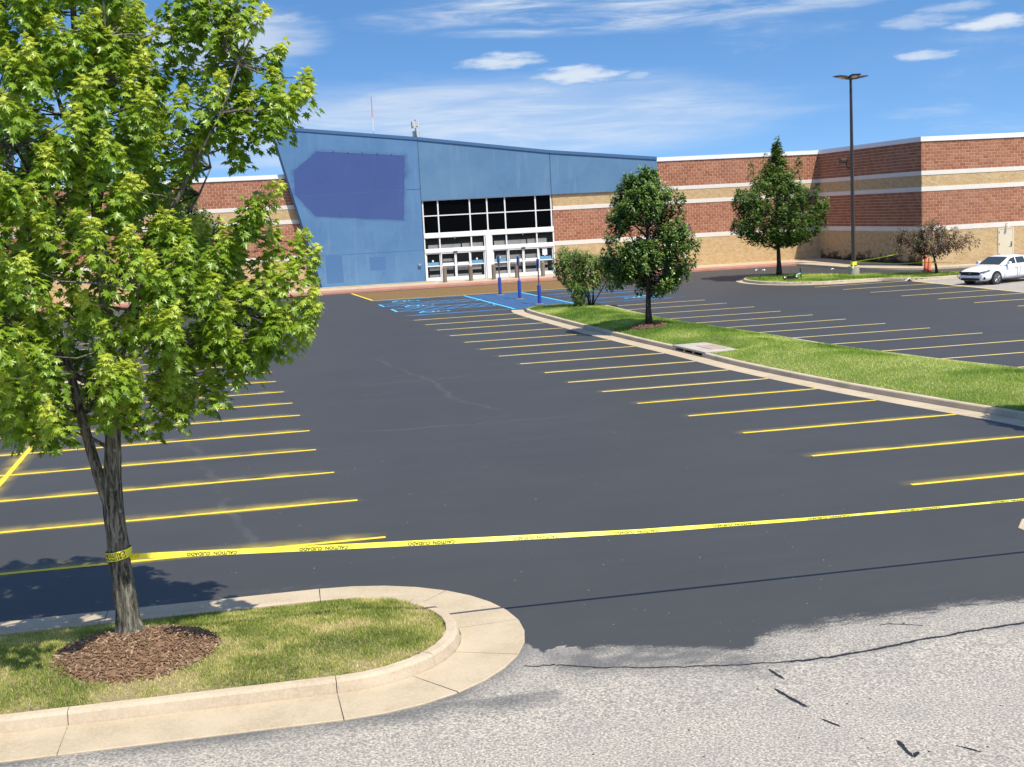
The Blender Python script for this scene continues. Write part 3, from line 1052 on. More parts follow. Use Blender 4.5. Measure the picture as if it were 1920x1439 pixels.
# --- near island with the maple
isl = tag(empty('traffic_island', (-3.0, 16.3, gz(0, 16.3))), kind='structure')
ICX, ICY, IR = 0.5, 16.28, 1.68
ipath = resample([Vector((-13.6, ICY - IR)), Vector((ICX, ICY - IR))], 0.3) + arc(ICX, ICY, IR, -90, 90, 30)[1:] + resample([Vector((ICX, ICY + IR)), Vector((-13.6, ICY + IR))], 0.3)[1:]
L0 = 14.1
sweep_sections('curb_section', ipath, CURB, [2.1, 3.0, 3.0, 3.0, 3.0, 1.35, 2.5, 1.45, 3.0, 3.0, 3.0, 3.0, 3.0], M['curb'], isl)
sweep_sections('gutter_slab', ipath, gutter_prof(0.86), [2.1, 3.0, 3.0, 3.0, 3.0, 0.95, 0.9, 0.9, 1.2, 1.35, 3.0, 3.0, 3.0, 3.0], M['concrete'], isl, 0.012, 0.0)


def in_island(x, y, m=0.0):
    r = IR - 0.16 - m
    if x <= ICX:
        return abs(y - ICY) < r
    return (x - ICX) ** 2 + (y - ICY) ** 2 < r * r


TREE0 = (-1.98, 16.42)


def island_z(x, y):
    d = math.hypot((x - TREE0[0] - 0.08) / 1.02, (y - TREE0[1] + 0.30) / 0.92)
    edge = max(0.0, 1 - ((y - ICY) / 1.5) ** 2) * (1 if x < ICX else max(0.0, 1 - ((x - ICX) / 1.5) ** 2))
    return gz(x, y) + 0.115 + 0.20 * edge * 0.8 + 0.17 * max(0.0, 1 - d * d) ** 1.0


gx, gy = np.arange(-13.6, 2.1, 0.12), np.arange(14.7, 17.9, 0.10)
mb = MB()
idx = {}
for i, x in enumerate(gx):
    for j, y in enumerate(gy):
        if in_island(x, y, -0.10):
            idx[i, j] = len(mb.v)
            mb.v.append((x, y, island_z(x, y)))
for (i, j) in list(idx):
    q = [(i, j), (i + 1, j), (i + 1, j + 1), (i, j + 1)]
    if all(k in idx for k in q):
        mb.f.append(tuple(idx[k] for k in q))
        mb.m.append(0)
mb.build('soil', M['soil'], isl)


def mulch_d(x, y):
    return math.hypot((x - TREE0[0] - 0.12) / 0.98, (y - TREE0[1] + 0.34) / 0.86) + 0.10 * (float(vnoise(np.array(x * 3.0 + 40), np.array(y * 3.0), 4)) - 0.5)


BLT = np.array([(-0.5, 0, 0), (0.5, 0, 0), (0.34, 0.55, 0.05), (-0.34, 0.55, 0.05), (0, 1, 0.20)])
BLF = np.array([(0, 1, 2), (0, 2, 3), (3, 2, 4)])
BLS = np.array([(-0.5, 0, 0), (0.5, 0, 0), (0, 1, 0.25)])


def grass_mesh(name, pts, hgt, wid, tint, material, lean=0.55, tmpl=None):
    n = len(pts)
    tv = BLS if tmpl is None else tmpl
    tf = np.array([(0, 1, 2)]) if tmpl is None else BLF
    th = rng.uniform(0, 2 * np.pi, n)
    ln = rng.uniform(0.05, lean, n)
    ph = rng.uniform(0, 2 * np.pi, n)
    ax = np.stack([np.cos(ph) * ln, np.sin(ph) * ln, np.ones(n)], -1)
    nr = np.stack([np.cos(th), np.sin(th), np.zeros(n)], -1)
    tvn = tv.copy()
    ax = ax / np.linalg.norm(ax, axis=1, keepdims=True)
    nr = nr - ax * (nr * ax).sum(1, keepdims=True)
    nr /= np.linalg.norm(nr, axis=1, keepdims=True)
    sd = np.cross(ax, nr)
    k = len(tv)
    V = pts[:, None, :] + (wid[:, None, None] * tvn[None, :, 0:1]) * sd[:, None, :] + hgt[:, None, None] * (tvn[None, :, 1:2] * ax[:, None, :] + tvn[None, :, 2:3] * nr[:, None, :])
    T = (tf[None] + (np.arange(n) * k)[:, None, None]).reshape(-1, 3)
    return tri_mesh(name, V.reshape(-1, 3), T, material, np.repeat(tint, k))


# grass on the near island
N = 120000
px_ = np.concatenate([rng.uniform(-4.4, 2.05, N), rng.uniform(-13.5, -4.4, 26000)])
py_ = rng.uniform(14.72, 17.85, len(px_))
keep = []
for x, y in zip(px_, py_):
    keep.append(in_island(x, y, 0.02) and mulch_d(x, y) > 0.97 + 0.05 * random.random())
keep = np.array(keep)
px_, py_ = px_[keep], py_[keep]
dry = vnoise(px_ * 1.6, py_ * 1.6, 21) * 0.55 + vnoise(px_ * 5, py_ * 5, 22) * 0.45
edge_d = np.minimum(np.abs(py_ - (ICY - IR + 0.16)), 9)
bare = (rng.random(len(px_)) < np.clip(0.9 - edge_d / 0.30, 0, 0.85) * (vnoise(px_ * 2.5, py_ * 0 + 3, 5) > 0.35)) | (rng.random(len(px_)) < np.clip((dry - 0.64) * 5, 0, 0.7))
pz_ = np.array([island_z(x, y) for x, y in zip(px_, py_)]) - 0.008
hh = rng.uniform(0.025, 0.068, len(px_)) * (0.75 + 0.5 * vnoise(px_ * 2, py_ * 2, 9)) * np.where(bare, 0.42, 1.0)
ti = np.clip(0.36 + (dry - 0.45) * 1.4 + rng.normal(0, 0.16, len(px_)) + 0.45 * (rng.random(len(px_)) < 0.10) + np.where(bare, 0.38, 0.0), 0, 1)
tag(link('grass', grass_mesh('grass', np.stack([px_, py_, pz_], -1), hh, rng.uniform(0.006, 0.012, len(px_)), ti, M['grass'], 0.75, BLT)), kind='stuff')

# mulch ring: chips
mb = MB()
mb2 = MB()
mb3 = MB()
for k in range(3600):
    t, r = random.uniform(0, 2 * math.pi), math.sqrt(random.random()) * 1.03
    x, y = TREE0[0] + 0.12 + 0.98 * r * math.cos(t), TREE0[1] - 0.34 + 0.86 * r * math.sin(t)
    if not in_island(x, y, 0.05):
        continue
    if math.hypot(x - TREE0[0], y - TREE0[1]) < 0.10:
        continue
    L_, w_, h_ = random.uniform(0.025, 0.085), random.uniform(0.008, 0.02), random.uniform(0.004, 0.010)
    Mx = Matrix.Translation((x, y, island_z(x, y) + random.uniform(0.0, 0.025))) @ Matrix.Rotation(random.uniform(0, 6.3), 4, 'Z') @ Matrix.Rotation(random.uniform(-.6, .6), 4, 'Y') @ Matrix.Rotation(random.uniform(-.8, .8), 4, 'X')
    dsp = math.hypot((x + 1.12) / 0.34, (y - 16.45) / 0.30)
    tgt = mb3 if random.random() < 1.6 - dsp else (mb2 if random.random() < 0.22 else mb)  # the darkest chips gather in one patch beside the trunk
    tgt.T = Mx
    tgt.box(-L_ / 2, L_ / 2, -w_ / 2, w_ / 2, -h_ / 2, h_ / 2)
mb.T = mb2.T = mb3.T = None
mb.add(mb2.v, mb2.f, 1)
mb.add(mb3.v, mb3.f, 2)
mo = mb.build('mulch', [M['mulch'], M['mulch_light'], M['mulch_dark']])
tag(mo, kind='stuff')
# dark mat of mulch below the chips
mb = MB()
ring_ = 40
rr = [0.0, 0.4, 0.75, 0.98]
for r in rr:
    for k in range(ring_):
        t = 2 * math.pi * k / ring_
        q = r * (1 + (0.07 * math.sin(t * 3 + 1) if r > 0.9 else 0))
        x, y = TREE0[0] + 0.12 + 0.98 * q * math.cos(t), TREE0[1] - 0.34 + 0.86 * q * math.sin(t)
        mb.v.append((x, y, island_z(x, y) + 0.006))
for i in range(len(rr) - 1):
    for k in range(ring_):
        k2 = (k + 1) % ring_
        mb.f.append((i * ring_ + k, (i + 1) * ring_ + k, (i + 1) * ring_ + k2, i * ring_ + k2))
        mb.m.append(0)
mb.build('mulch_bed', M['mulch'], isl)

# --- long planted median between the two parking aisles
med = tag(empty('planted_median', (15.5, 45, gz(0, 45))), kind='structure')
north = [Vector((16.6, 63.9)), Vector((16.0, 64.5)), Vector((15.0, 64.75)), Vector((14.0, 64.7)), Vector((13.2, 64.4)), Vector((12.8, 63.8))]
left_full = [Vector(p) for p in reversed(MED_L)]            # from the store end towards the camera
d0, d1 = 43.75, 41.05                                        # the storm inlet takes this stretch of kerb
la = [p for p in north] + [p for p in left_full if p.y > d0] + [Vector((medl(d0), d0))]
lb = [Vector((medl(d1), d1))] + [p for p in left_full if p.y < d1]
rb = [Vector(p) for p in reversed(MED_R)] + [Vector((16.6, 63.9))]


def smooth_path(p, step=0.5):
    p = resample(p, step)
    for _ in range(4):
        p = [p[0]] + [(p[i - 1] + p[i] * 2 + p[i + 1]) / 4 for i in range(1, len(p) - 1)] + [p[-1]]
    return p


la, lb, rb = smooth_path(la), smooth_path(lb), smooth_path(rb)
for pth in (la, lb):
    sweep_sections('curb_section', pth, CURB, [3.05], M['curb'], med)
sweep_sections('curb_section', rb, CURB, [3.05], M['curb'], med)
lg = smooth_path([Vector((13.0, 64.3))] + left_full)
sweep_sections('gutter_slab', lg, gutter_prof(GUT), [3.05], M['concrete'], med, 0.012, 0)


def med_z(x, y):
    a, b = medl(y), medr(y)
    t = min(max((x - a) / (b - a), 0), 1)
    fl = max(0.0, min(1.0, 2.2 - 1.25 * math.hypot((x - 14.9) / 1.0, (y - 42.4) / 1.35)))
    return gz(x, y) + 0.13 + 0.20 * math.sin(math.pi * t) * (1 - fl) * min(1.0, max(0.15, (63.5 - y) / 7)) + 0.10 * max(0, 1 - math.hypot(x - 15.0, y - 49.4) / 0.9)


mb = MB()
yy = np.linspace(18, 63.6, 110)
for y in yy:
    a, b = medl(y) + 0.15, medr(y) - 0.15
    for k in range(13):
        x = a + (b - a) * k / 12
        mb.v.append((x, y, med_z(x, y)))
for i in range(len(yy) - 1):
    for k in range(12):
        mb.f.append((i * 13 + k, i * 13 + k + 1, (i + 1) * 13 + k + 1, (i + 1) * 13 + k))
        mb.m.append(0)
mb.build('soil', M['lawn_soil'], med)
N = 150000
py_ = 18 + 46.3 * rng.random(N) ** 1.25
u = rng.random(N)
la_ = np.array([medl(y) for y in py_]) + 0.17
lb_ = np.array([medr(y) for y in py_]) - 0.17
tipc = py_ > 63.2
px_ = la_ + (lb_ - la_) * u
keep = ~(tipc & ((px_ - 14.8) ** 2 / 3.2 + (py_ - 63.2) ** 2 / 1.4 > 1))
keep &= np.hypot(px_ - 15.0, py_ - 49.3) > 0.55 + 0.25 * rng.random(N)
keep &= ~((py_ > 41.2) & (py_ < 43.7) & (px_ < 15.62 + 0.15 * rng.random(N) + (py_ - 42.4) * 0.1) & (px_ < 16.0))
keep &= ~(np.hypot((px_ - 18.6) / 0.7, (py_ - 42.1) / 1.3) < 0.5 + 0.6 * rng.random(N))
px_, py_ = px_[keep], py_[keep]
pz_ = np.array([med_z(x, y) for x, y in zip(px_, py_)]) - 0.01
mow = vnoise(px_ * 0.6 + 5, py_ * 0.35, 31) * 0.65 + vnoise(px_ * 1.7, py_ * 1.2, 32) * 0.35
ti = np.clip(0.46 + (mow - 0.5) * 2.1 + rng.normal(0, 0.13, len(px_)), 0, 1)
tag(link('lawn', grass_mesh('lawn', np.stack([px_, py_, pz_], -1), rng.uniform(0.035, 0.085, len(px_)) * (1.25 - 0.5 * mow), rng.uniform(0.014, 0.026, len(px_)), ti, M['lawn'], 0.7)), kind='stuff')
# mulch ring round the pear tree
mb = MB()
for k in range(700):
    t, r = random.uniform(0, 6.283), math.sqrt(random.random()) * 0.72
    x, y = 15.0 + r * math.cos(t), 49.3 + r * math.sin(t)
    mb.T = Matrix.Translation((x, y, med_z(x, y) + 0.02)) @ Matrix.Rotation(random.uniform(0, 6.3), 4, 'Z') @ Matrix.Rotation(random.uniform(-.6, .6), 4, 'Y')
    mb.box(-0.06, 0.06, -0.018, 0.018, -0.02, 0.02)
mb.T = None
tag(mb.build('mulch', M['mulch']), kind='stuff')

# storm inlet let into the median kerb
inlet = empty('storm_drain', (medl(42.4), 42.4, gz(0, 42.4)), 'concrete storm drain inlet with three dark openings let into the median kerb', 'storm drain')
xa, xb = medl(d0), medl(d1)
dirv = Vector((xb - xa, d1 - d0, 0)).normalized()
Ti = Matrix(((dirv.x, dirv.y, 0, xa), (dirv.y, -dirv.x, 0, d0), (0, 0, 1, gz(0, d0)), (0, 0, 0, 1)))
# local: x along kerb, +y outward is (dirv.y,-dirv.x) -> towards the aisle
LD = (Vector((xb, d1, 0)) - Vector((xa, d0, 0))).length
sl = SLOPE * (d1 - d0) / LD


def ibox(mb, x0, x1, y0, y1, z0, z1):
    vs = [(x, y, z + sl * x) for z in (z0, z1) for (x, y) in ((x0, y0), (x1, y0), (x1, y1), (x0, y1))]
    mb.add(vs, [(0, 3, 2, 1), (4, 5, 6, 7), (0, 1, 5, 4), (1, 2, 6, 5), (2, 3, 7, 6), (3, 0, 4, 7)])


mb = MB(); mb.T = Ti
ibox(mb, 0.02, LD - 0.02, -0.9, -0.30, -0.3, 0.10)
mb.build('chamber', M['tar'], inlet)
mb = MB(); mb.T = Ti
ibox(mb, 0.0, LD, -1.25, 0.0, 0.125, 0.185)
mb.build('cover_slab', M['concrete_grey'], inlet)
mb = MB(); mb.T = Ti
ibox(mb, 0.9, 2.1, -1.12, -0.5, 0.186, 0.200)
mb.build('lid', M['lid'], inlet)
mb = MB(); mb.T = Ti
ibox(mb, 0.0, 0.24, -0.28, 0.008, -0.05, 0.123)
ibox(mb, LD - 0.24, LD, -0.28, 0.008, -0.05, 0.123)
ibox(mb, 0.24, LD - 0.24, -0.26, -0.01, -0.05, -0.02)
mb.build('frame', M['concrete_grey'], inlet)
for k in (1, 2):
    mb = MB(); mb.T = Ti
    xk = 0.24 + (LD - 0.48) * k / 3
    ibox(mb, xk - 0.035, xk + 0.035, -0.10, 0.0, -0.019, 0.124)
    mb.build('bar', M['steel'], inlet)
mb = MB(); mb.T = Ti
ibox(mb, 0.245, LD - 0.245, -0.05, 0.004, 0.016, 0.036)
mb.build('bar', M['steel'], inlet)

# --- island with the light pole at the far side of the lot
isl2 = tag(empty('lamp_island', (33, 71, gz(0, 71))), kind='structure')
loop = [(34.2, 67.9), (32.4, 67.75), (30.7, 68.0), (29.5, 68.7), (28.6, 70.2), (28.2, 72.2), (28.5, 74.2), (29.6, 75.7), (31.2, 76.3), (32.8, 75.3), (34.4, 73.2), (36.0, 71.4), (38.2, 69.7), (40.0, 68.75), (44.0, 67.9), (48, 67.5)]
lp = smooth_path([Vector(p) for p in reversed(loop)], 0.4)
near2 = smooth_path([Vector(p) for p in ((34.2, 67.9), (34.75, 67.6), (35.05, 66.9), (35.3, 66.3), (36.0, 66.15), (38.5, 66.25), (44, 65.7), (48, 65.3))], 0.3)
poly = lp + near2[1:]
sweep_sections('curb_section', lp, CURB, [3.05], M['curb'], isl2)
sweep_sections('curb_section', near2, CURB, [3.05], M['curb'], isl2)
sweep_sections('gutter_slab', lp[len(lp) // 3:], gutter_prof(0.45), [3.05], M['concrete'], isl2, 0.012, 0)
mb = MB()
mb.slab([(p.x, p.y) for p in reversed(poly)], gz, -0.05, 0.125)
o2 = mb.build('soil', M['lawn_soil'], isl2)
pp = np.array([(p.x, p.y) for p in poly])


def in_poly(x, y):
    c = np.zeros(len(x), bool)
    j = len(pp) - 1
    for i in range(len(pp)):
        yi, yj, xi, xj = pp[i, 1], pp[j, 1], pp[i, 0], pp[j, 0]
        c ^= ((yi > y) != (yj > y)) & (x < (xj - xi) * (y - yi) / (yj - yi + 1e-9) + xi)
        j = i
    return c


N = 60000
px_, py_ = rng.uniform(28.3, 47, N), rng.uniform(65.3, 76.2, N)
k_ = in_poly(px_, py_) & in_poly(px_ + 0.14, py_) & in_poly(px_ - 0.14, py_) & in_poly(px_, py_ - 0.16) & in_poly(px_, py_ + 0.16)
px_, py_ = px_[k_], py_[k_]
ti = np.clip(0.45 + (vnoise(px_ * 0.9, py_ * 0.9, 41) - 0.5) * 1.1 + rng.normal(0, 0.12, len(px_)), 0, 1)
tag(link('lawn', grass_mesh('lawn', np.stack([px_, py_, SLOPE * py_ + 0.12], -1), rng.uniform(0.06, 0.13, len(px_)), rng.uniform(0.03, 0.05, len(px_)), ti, M['lawn'], 0.7)), kind='stuff')

# --- nose of the island at the head of the left double row, and the one cut by the right frame edge
isl3 = tag(empty('row_island', (-6.2, 42, gz(0, 42))), kind='structure')
p3 = smooth_path([Vector((-7.1, 46)), Vector((-7.1, 41.2))] + arc(-6.2, 40.6, 0.9, 180, 360, 10) + [Vector((-5.3, 41.2)), Vector((-5.3, 46)), Vector((-6.2, 46.9)), Vector((-7.1, 46))], 0.25)
sweep_sections('curb_section', p3, CURB, [3.05], M['curb'], isl3)
mb = MB()
mb.slab([(p.x, p.y) for p in p3[:-1]], gz, -0.05, 0.13)
mb.build('island_slab', M['concrete'], isl3)
isl4 = tag(empty('end_island', (13, 18.4, gz(0, 18))), kind='structure')
p4 = smooth_path([Vector((20, 18.7)), Vector((12.5, 18.42))] + arc(12.35, 17.9, 0.52, 95, 265, 10) + [Vector((12.5, 17.38)), Vector((20, 17.2))], 0.25)
sweep_sections('curb_section', p4, CURB, [3.05], M['curb'], isl4)
sweep_sections('gutter_slab', p4, gutter_prof(0.42), [3.05], M['concrete'], isl4, 0.012, 0)
mb = MB()
mb.slab([(p.x, p.y) for p in p4], gz, -0.05, 0.13)
mb.build('island_slab', M['concrete'], isl4)

# --- sidewalk in front of the store
walk = tag(empty('sidewalk', (20, 88, gz(0, 88))), kind='structure')
WALK = [(-45, 86.9), (36.6, 86.9), (37.4, 86.4), (38.0, 85.0), (38.4, 79.0), (39.3, 76.3), (40.4, 75.2), (41.2, 74.8), (70, 74.8)]
edge_ = [(-45, 85.55), (36.0, 85.55), (36.8, 85.1), (37.1, 84.0), (37.5, 78.7), (38.6, 75.6), (40.0, 74.0), (41.5, 73.5), (70, 73.4)]
mb = MB()
mb.slab([(-45, 93.0), (-45, 87.0), (36.6, 87.0), (37.5, 86.45), (38.1, 85.05), (38.5, 79.05), (39.4, 76.35), (40.5, 75.3), (41.2, 74.9), (46, 74.9), (46, 93.0)][::1], gz, -0.1, 0.15)
mb.build('walk_slab', M['concrete'], walk)
sweep_sections('walk_border', smooth_path([Vector(p) for p in edge_[:3]], 0.6), [(-1.44, -0.1), (-1.44, 0.152), (-0.05, 0.152), (0.0, 0.12), (0.03, -0.1)], [3.6], M['red_walk'], walk)
sweep_sections('walk_border', smooth_path([Vector(p) for p in edge_[2:]], 0.4), [(-1.0, -0.1), (-1.0, 0.151), (-0.05, 0.151), (0.0, 0.12), (0.03, -0.1)], [3.6], M['concrete'], walk)

# ================================================================== STORE BUILDING
FZ = 0.965                                   # floor / pavement level at the facade
ZC0, ZC1 = 8.56, 8.85                        # coping
S1, S2, S3 = (6.48, 6.75), (5.48, 5.76), (2.99, 3.30)
store = empty('store_building', (20, 91, FZ), 'vacant store with leaning blue stucco entrance front and striped red block walls', 'building')


def at(y, x_at90, z_at90):
    """shift a point seen on the plane y=90 to the plane y (same line of sight from the lot)"""
    k = y / 90.0
    return x_at90 * k, 5.59 + (z_at90 - 5.59) * k


class Wall:
    """wall running from A along direction u (2D), outward normal n"""
    def __init__(s, A, u, length):
        s.A = Vector(A); s.u = Vector(u); s.n = Vector((u[1], -u[0])); s.L = length

    def p(s, a, o, z):
        q = s.A + s.u * a + s.n * o
        return (q.x, q.y, z)

    def box(s, mb, a0, a1, o0, o1, z0, z1):
        vs = [s.p(a, o, z) for z in (z0, z1) for (a, o) in ((a0, o1), (a1, o1), (a1, o0), (a0, o0))]
        mb.add(vs, [(0, 3, 2, 1), (4, 5, 6, 7), (0, 1, 5, 4), (1, 2, 6, 5), (2, 3, 7, 6), (3, 0, 4, 7)])


COURSE, MOD, JT = 0.2, 0.4, 0.030
brick_spots = []


def brick_list(wall, z0, z1, a0=0.0, a1=None, phase=0):
    a1 = wall.L if a1 is None else a1
    out = []
    n = int(round((z1 - z0) / COURSE))
    ch = (z1 - z0) / n
    for r in range(n):
        off = (r + phase) % 2 * MOD / 2
        a = a0 - off
        while a < a1 - 0.03:
            b0, b1 = max(a, a0) + JT / 2, min(a + MOD, a1) - JT / 2
            if b1 - b0 > 0.05:
                out.append((b0, b1, z0 + r * ch + JT / 2, z0 + (r + 1) * ch - JT / 2))
            a += MOD
    return out


def brick_field(wall, lst, name='brick_courses'):
    V, T, ti = [], [], []
    for (a, b, z0, z1) in lst:
        o = 0.014 + random.uniform(-0.003, 0.004)
        k = len(V)
        V += [wall.p(a, 0, z0), wall.p(b, 0, z0), wall.p(b, 0, z1), wall.p(a, 0, z1), wall.p(a + .006, o, z0 + .006), wall.p(b - .006, o, z0 + .006), wall.p(b - .006, o, z1 - .006), wall.p(a + .006, o, z1 - .006)]
        T += [(k + 4, k + 5, k + 6, k + 7), (k, k + 1, k + 5, k + 4), (k + 1, k + 2, k + 6, k + 5), (k + 2, k + 3, k + 7, k + 6), (k + 3, k, k + 4, k + 7)]
        ti += [random.random()] * 8
    o = link(name, tri_mesh(name, V, np.array(T), M['brick'], ti), store)
    tag(o, kind='stuff')


def striped_wall(wall, a0, a1, split='split', zlow=0.75, ext=0.0):
    mb = MB()
    wall.box(mb, a0 + (0.01 if wall is wing else 0), a1 - (0.01 if ext else 0), -0.4, 0.0, S3[1] - 0.02, ZC0)
    mb.build('block_wall', M['mortar'], store)
    mb = MB()
    wall.box(mb, a0, a1 + ext * 0.6, 0.002, 0.022, zlow, S3[0])
    mb.build('tan_base', M[split], store)
    mb = MB()
    wall.box(mb, a0, a1, 0.002, 0.016, S2[1], S1[0])
    mb.build('tan_band', M['split'], store)
    for z in (S1, S2, S3):
        mb = MB()
        wall.box(mb, a0, a1 + ext, 0.001, 0.038, z[0], z[1])
        mb.build('white_band', M['band'], store)
    mb = MB()
    wall.box(mb, a0, a1 + ext * 1.8, -0.45, 0.07, ZC0, ZC1)
    mb.build('coping', M['coping'], store)


bay = Wall((28.40, 90.0), (1, 0), 12.45)               # right of the entrance, under and beyond the fascia
lowbay = Wall((20.62, 90.0), (1, 0), 7.78)
lbay = Wall((-45.0, 90.42), (1, 0), 49.6)
side = Wall((40.85, 90.0), (0, -1), 15.0)
wing = Wall((40.85, 75.0), (1, 0), 26.0)
striped_wall(bay, 0, bay.L)
striped_wall(lbay, 0, lbay.L)
striped_wall(side, 0, side.L, 'split_stained_shaded', 0.75, 0.037)
striped_wall(wing, -0.0, wing.L)
# stretch below the blue fascia
mb = MB()
lowbay.box(mb, 0, lowbay.L, -0.4, 0.0, S3[1] - 0.02, 6.9)
mb.build('block_wall', M['mortar'], store)
mb = MB()
lowbay.box(mb, 0, lowbay.L, 0.002, 0.022, 0.75, S3[0])
mb.build('tan_base', M['split'], store)
mb = MB()
lowbay.box(mb, 0, lowbay.L, 0.002, 0.016, S2[1], 6.75)
mb.build('tan_band', M['split'], store)
for z in (S2, S3):
    mb = MB()
    lowbay.box(mb, 0, lowbay.L, 0.001, 0.038, z[0], z[1])
    mb.build('white_band', M['band'], store)
B1, B2 = (S3[1], S2[0]), (S1[1], ZC0)
for wl in (bay, lbay, side):
    brick_field(wl, brick_list(wl, *B1) + brick_list(wl, *B2))
brick_field(lowbay, brick_list(lowbay, *B1))
# wing front: the blocks nearest the lot are single pieces
allb = brick_list(wing, *B1) + brick_list(wing, *B2)
allb.sort(key=lambda q: q[0])
full = [q for q in allb if q[1] - q[0] > 0.36 and q[0] < 13.5]
singles = full[:300]
sset = set(singles)
brick_field(wing, [q for q in allb if q not in sset])
bm_v = []
q0 = singles[0]
mb = MB()
W_, H_ = MOD - JT, q0[3] - q0[2]
mb.bbox(-W_ / 2, W_ / 2, -0.014, 0.0, -H_ / 2, H_ / 2, 0.006)
br0 = mb.build('brick', M['brick_one'])
br0.parent = store
for i, q in enumerate(singles):
    o = br0 if i == 0 else br0.copy()
    if i:
        COL.objects.link(o)
        o.parent = store
    o.matrix_parent_inverse = Matrix.Translation(-Vector(store.location))
    p = wing.p((q[0] + q[1]) / 2, random.uniform(-0.002, 0.003), (q[2] + q[3]) / 2)
    o.location = p

# roof deck behind the parapets
mb = MB()
mb.box(-45, 40.4, 91.5, 130, 8.2, 8.4)
mb.box(41.3, 66.85, 75.5, 130, 8.2, 8.4)
mb.build('roof', M['roof'], store)
mb = MB()
mb.box(66.85, 67.2, 75, 130, 0.3, 8.85)
mb.box(-45, 67.2, 130, 130.4, 0.3, 8.85)
mb.box(-45.4, -45, 91, 130.4, 0.3, 8.95)
mb.build('block_wall', M['mortar'], store)

# --- blue stucco entrance front (stands proud of the block walls)
YF = 89.85
c = lambda x, z: at(YF, x, z)
TL, TS, TS2, TR = (1.40, 12.05), (11.27, 10.93), (20.57, 9.66), (28.43, 8.86)


def panel(name, poly90, y0, y1, material, parent=store):
    mb = MB()
    mb.prism([c(*p) for p in poly90], y0, y1)
    return mb.build(name, material, parent)


panel('slanted_panel', [(4.07, 1.02), (11.27, 1.02), (11.27, TS[1]), TL], YF, YF + 0.62, M['blue_wall'])
panel('fascia_panel', [(11.29, 6.61), (20.555, 6.60), (20.555, TS2[1]), (11.29, TS[1])], YF + 0.01, YF + 0.62, M['blue_fascia'])
panel('fascia_panel', [(20.585, 6.60), (28.43, 6.58), TR, (20.585, TS2[1])], YF + 0.01, YF + 0.62, M['blue_fascia'])
# return on the leaning edge, its shade painted in as a dark strip
panel('edge_shade_strip', [(3.94, 1.02), (4.07, 1.02), TL, (1.27, 12.05)], YF + 0.03, YF + 0.60, M['joint'])
# sloping cap along the top
for a, b in ((TL, TS), (TS, TS2), (TS2, TR)):
    dx = 0.006
    panel('cap_trim', [(a[0] + dx, a[1] - 0.17), (b[0] - dx, b[1] - 0.17), (b[0] - dx, b[1] + 0.04), (a[0] + dx, a[1] + 0.04)], YF - 0.05, YF + 0.66, M['blue_trim'])
# joints
panel('control_joint', [(11.262, 1.05), (11.298, 1.05), (11.298, 10.7), (11.262, 10.7)], YF - 0.004, YF + 0.2, M['joint'])
panel('control_joint', [(20.555, 6.63), (20.585, 6.63), (20.585, 9.44), (20.555, 9.44)], YF - 0.004, YF + 0.2, M['joint'])
panel('control_joint', [(10.26, 7.40), (11.255, 7.40), (11.255, 7.43), (10.26, 7.43)], YF - 0.004, YF + 0.1, M['joint'])
panel('control_joint', [(3.49, 3.18), (11.255, 3.18), (11.255, 3.205), (3.49, 3.205)], YF - 0.004, YF + 0.1, M['blue_trim'])
panel('plinth', [(3.9, 0.80), (11.9, 0.80), (11.9, 1.02), (3.9, 1.02)], YF - 0.35, YF + 0.0, M['concrete'])
# ghost of the removed sign
panel('repainted_sign_patch', [(3.97, 5.91), (9.99, 5.34), (10.33, 9.76), (4.35, 10.29), (2.72, 9.07), (2.67, 7.46)], YF - 0.003, YF + 0.05, M['patch'])
panel('sign_patch_joint', [(3.2, 7.27), (10.18, 7.41), (10.18, 7.435), (3.2, 7.295)], YF - 0.0055, YF + 0.05, M['blue_trim'])
for a, b in (((4.35, 10.29), (10.33, 9.76)),):
    panel('sealant_line', [(a[0], a[1]), (b[0], b[1]), (b[0], b[1] + 0.05), (a[0], a[1] + 0.05)], YF - 0.006, YF + 0.04, M['blue_fascia'])
for k in range(5):
    t = 0.18 + k * 0.165
    xx, zz = 4.35 + (10.33 - 4.35) * t, 10.29 + (9.76 - 10.29) * t
    panel('bolt_stub', [(xx, zz - 0.05), (xx + 0.06, zz - 0.05), (xx + 0.06, zz + 0.06), (xx, zz + 0.06)], YF - 0.02, YF + 0.03, M['joint'])
panel('blue_patch', [(4.42, 1.28), (5.58, 1.28), (5.56, 3.14), (4.42, 3.14)], YF - 0.003, YF + 0.05, M['patch_blue'])
panel('blue_patch', [(7.46, 1.99), (8.55, 1.99), (8.55, 2.91), (7.46, 2.91)], YF - 0.003, YF + 0.05, M['patch_blue'])

pg = [(3.97, 5.91), (9.99, 5.34), (10.33, 9.76), (4.35, 10.29), (2.72, 9.07), (2.67, 7.46)]
V, At, T = [], [], []
ng = len(pg)
for kk, (sc_, av) in enumerate(((0.985, 0.85), (1.03, 0.6), (1.10, 0.0))):
    for k in range(ng):
        a, b = pg[k], pg[(k + 1) % ng]
        for t in (0, 0.33, 0.66):
            x, z = a[0] + (b[0] - a[0]) * t, a[1] + (b[1] - a[1]) * t
            x, z = 6.5 + (x - 6.5) * sc_, 7.9 + (z - 7.9) * sc_
            q = c(x, z)
            V.append((q[0], YF - 0.0015, q[1]))
            At.append(av * (0.6 + 0.4 * random.random()))
m = ng * 3
for kk in range(2):
    for k in range(m):
        k2 = (k + 1) % m
        T.append((kk * m + k, kk * m + k2, (kk + 1) * m + k2, (kk + 1) * m + k))
M['ghost'] = overspray('sign_ghost', (0.06, 0.13, 0.30), 1.1)
link('sign_ghost', tri_mesh('sign_ghost', V, np.array(T), M['ghost'], At, 'edge'), store)

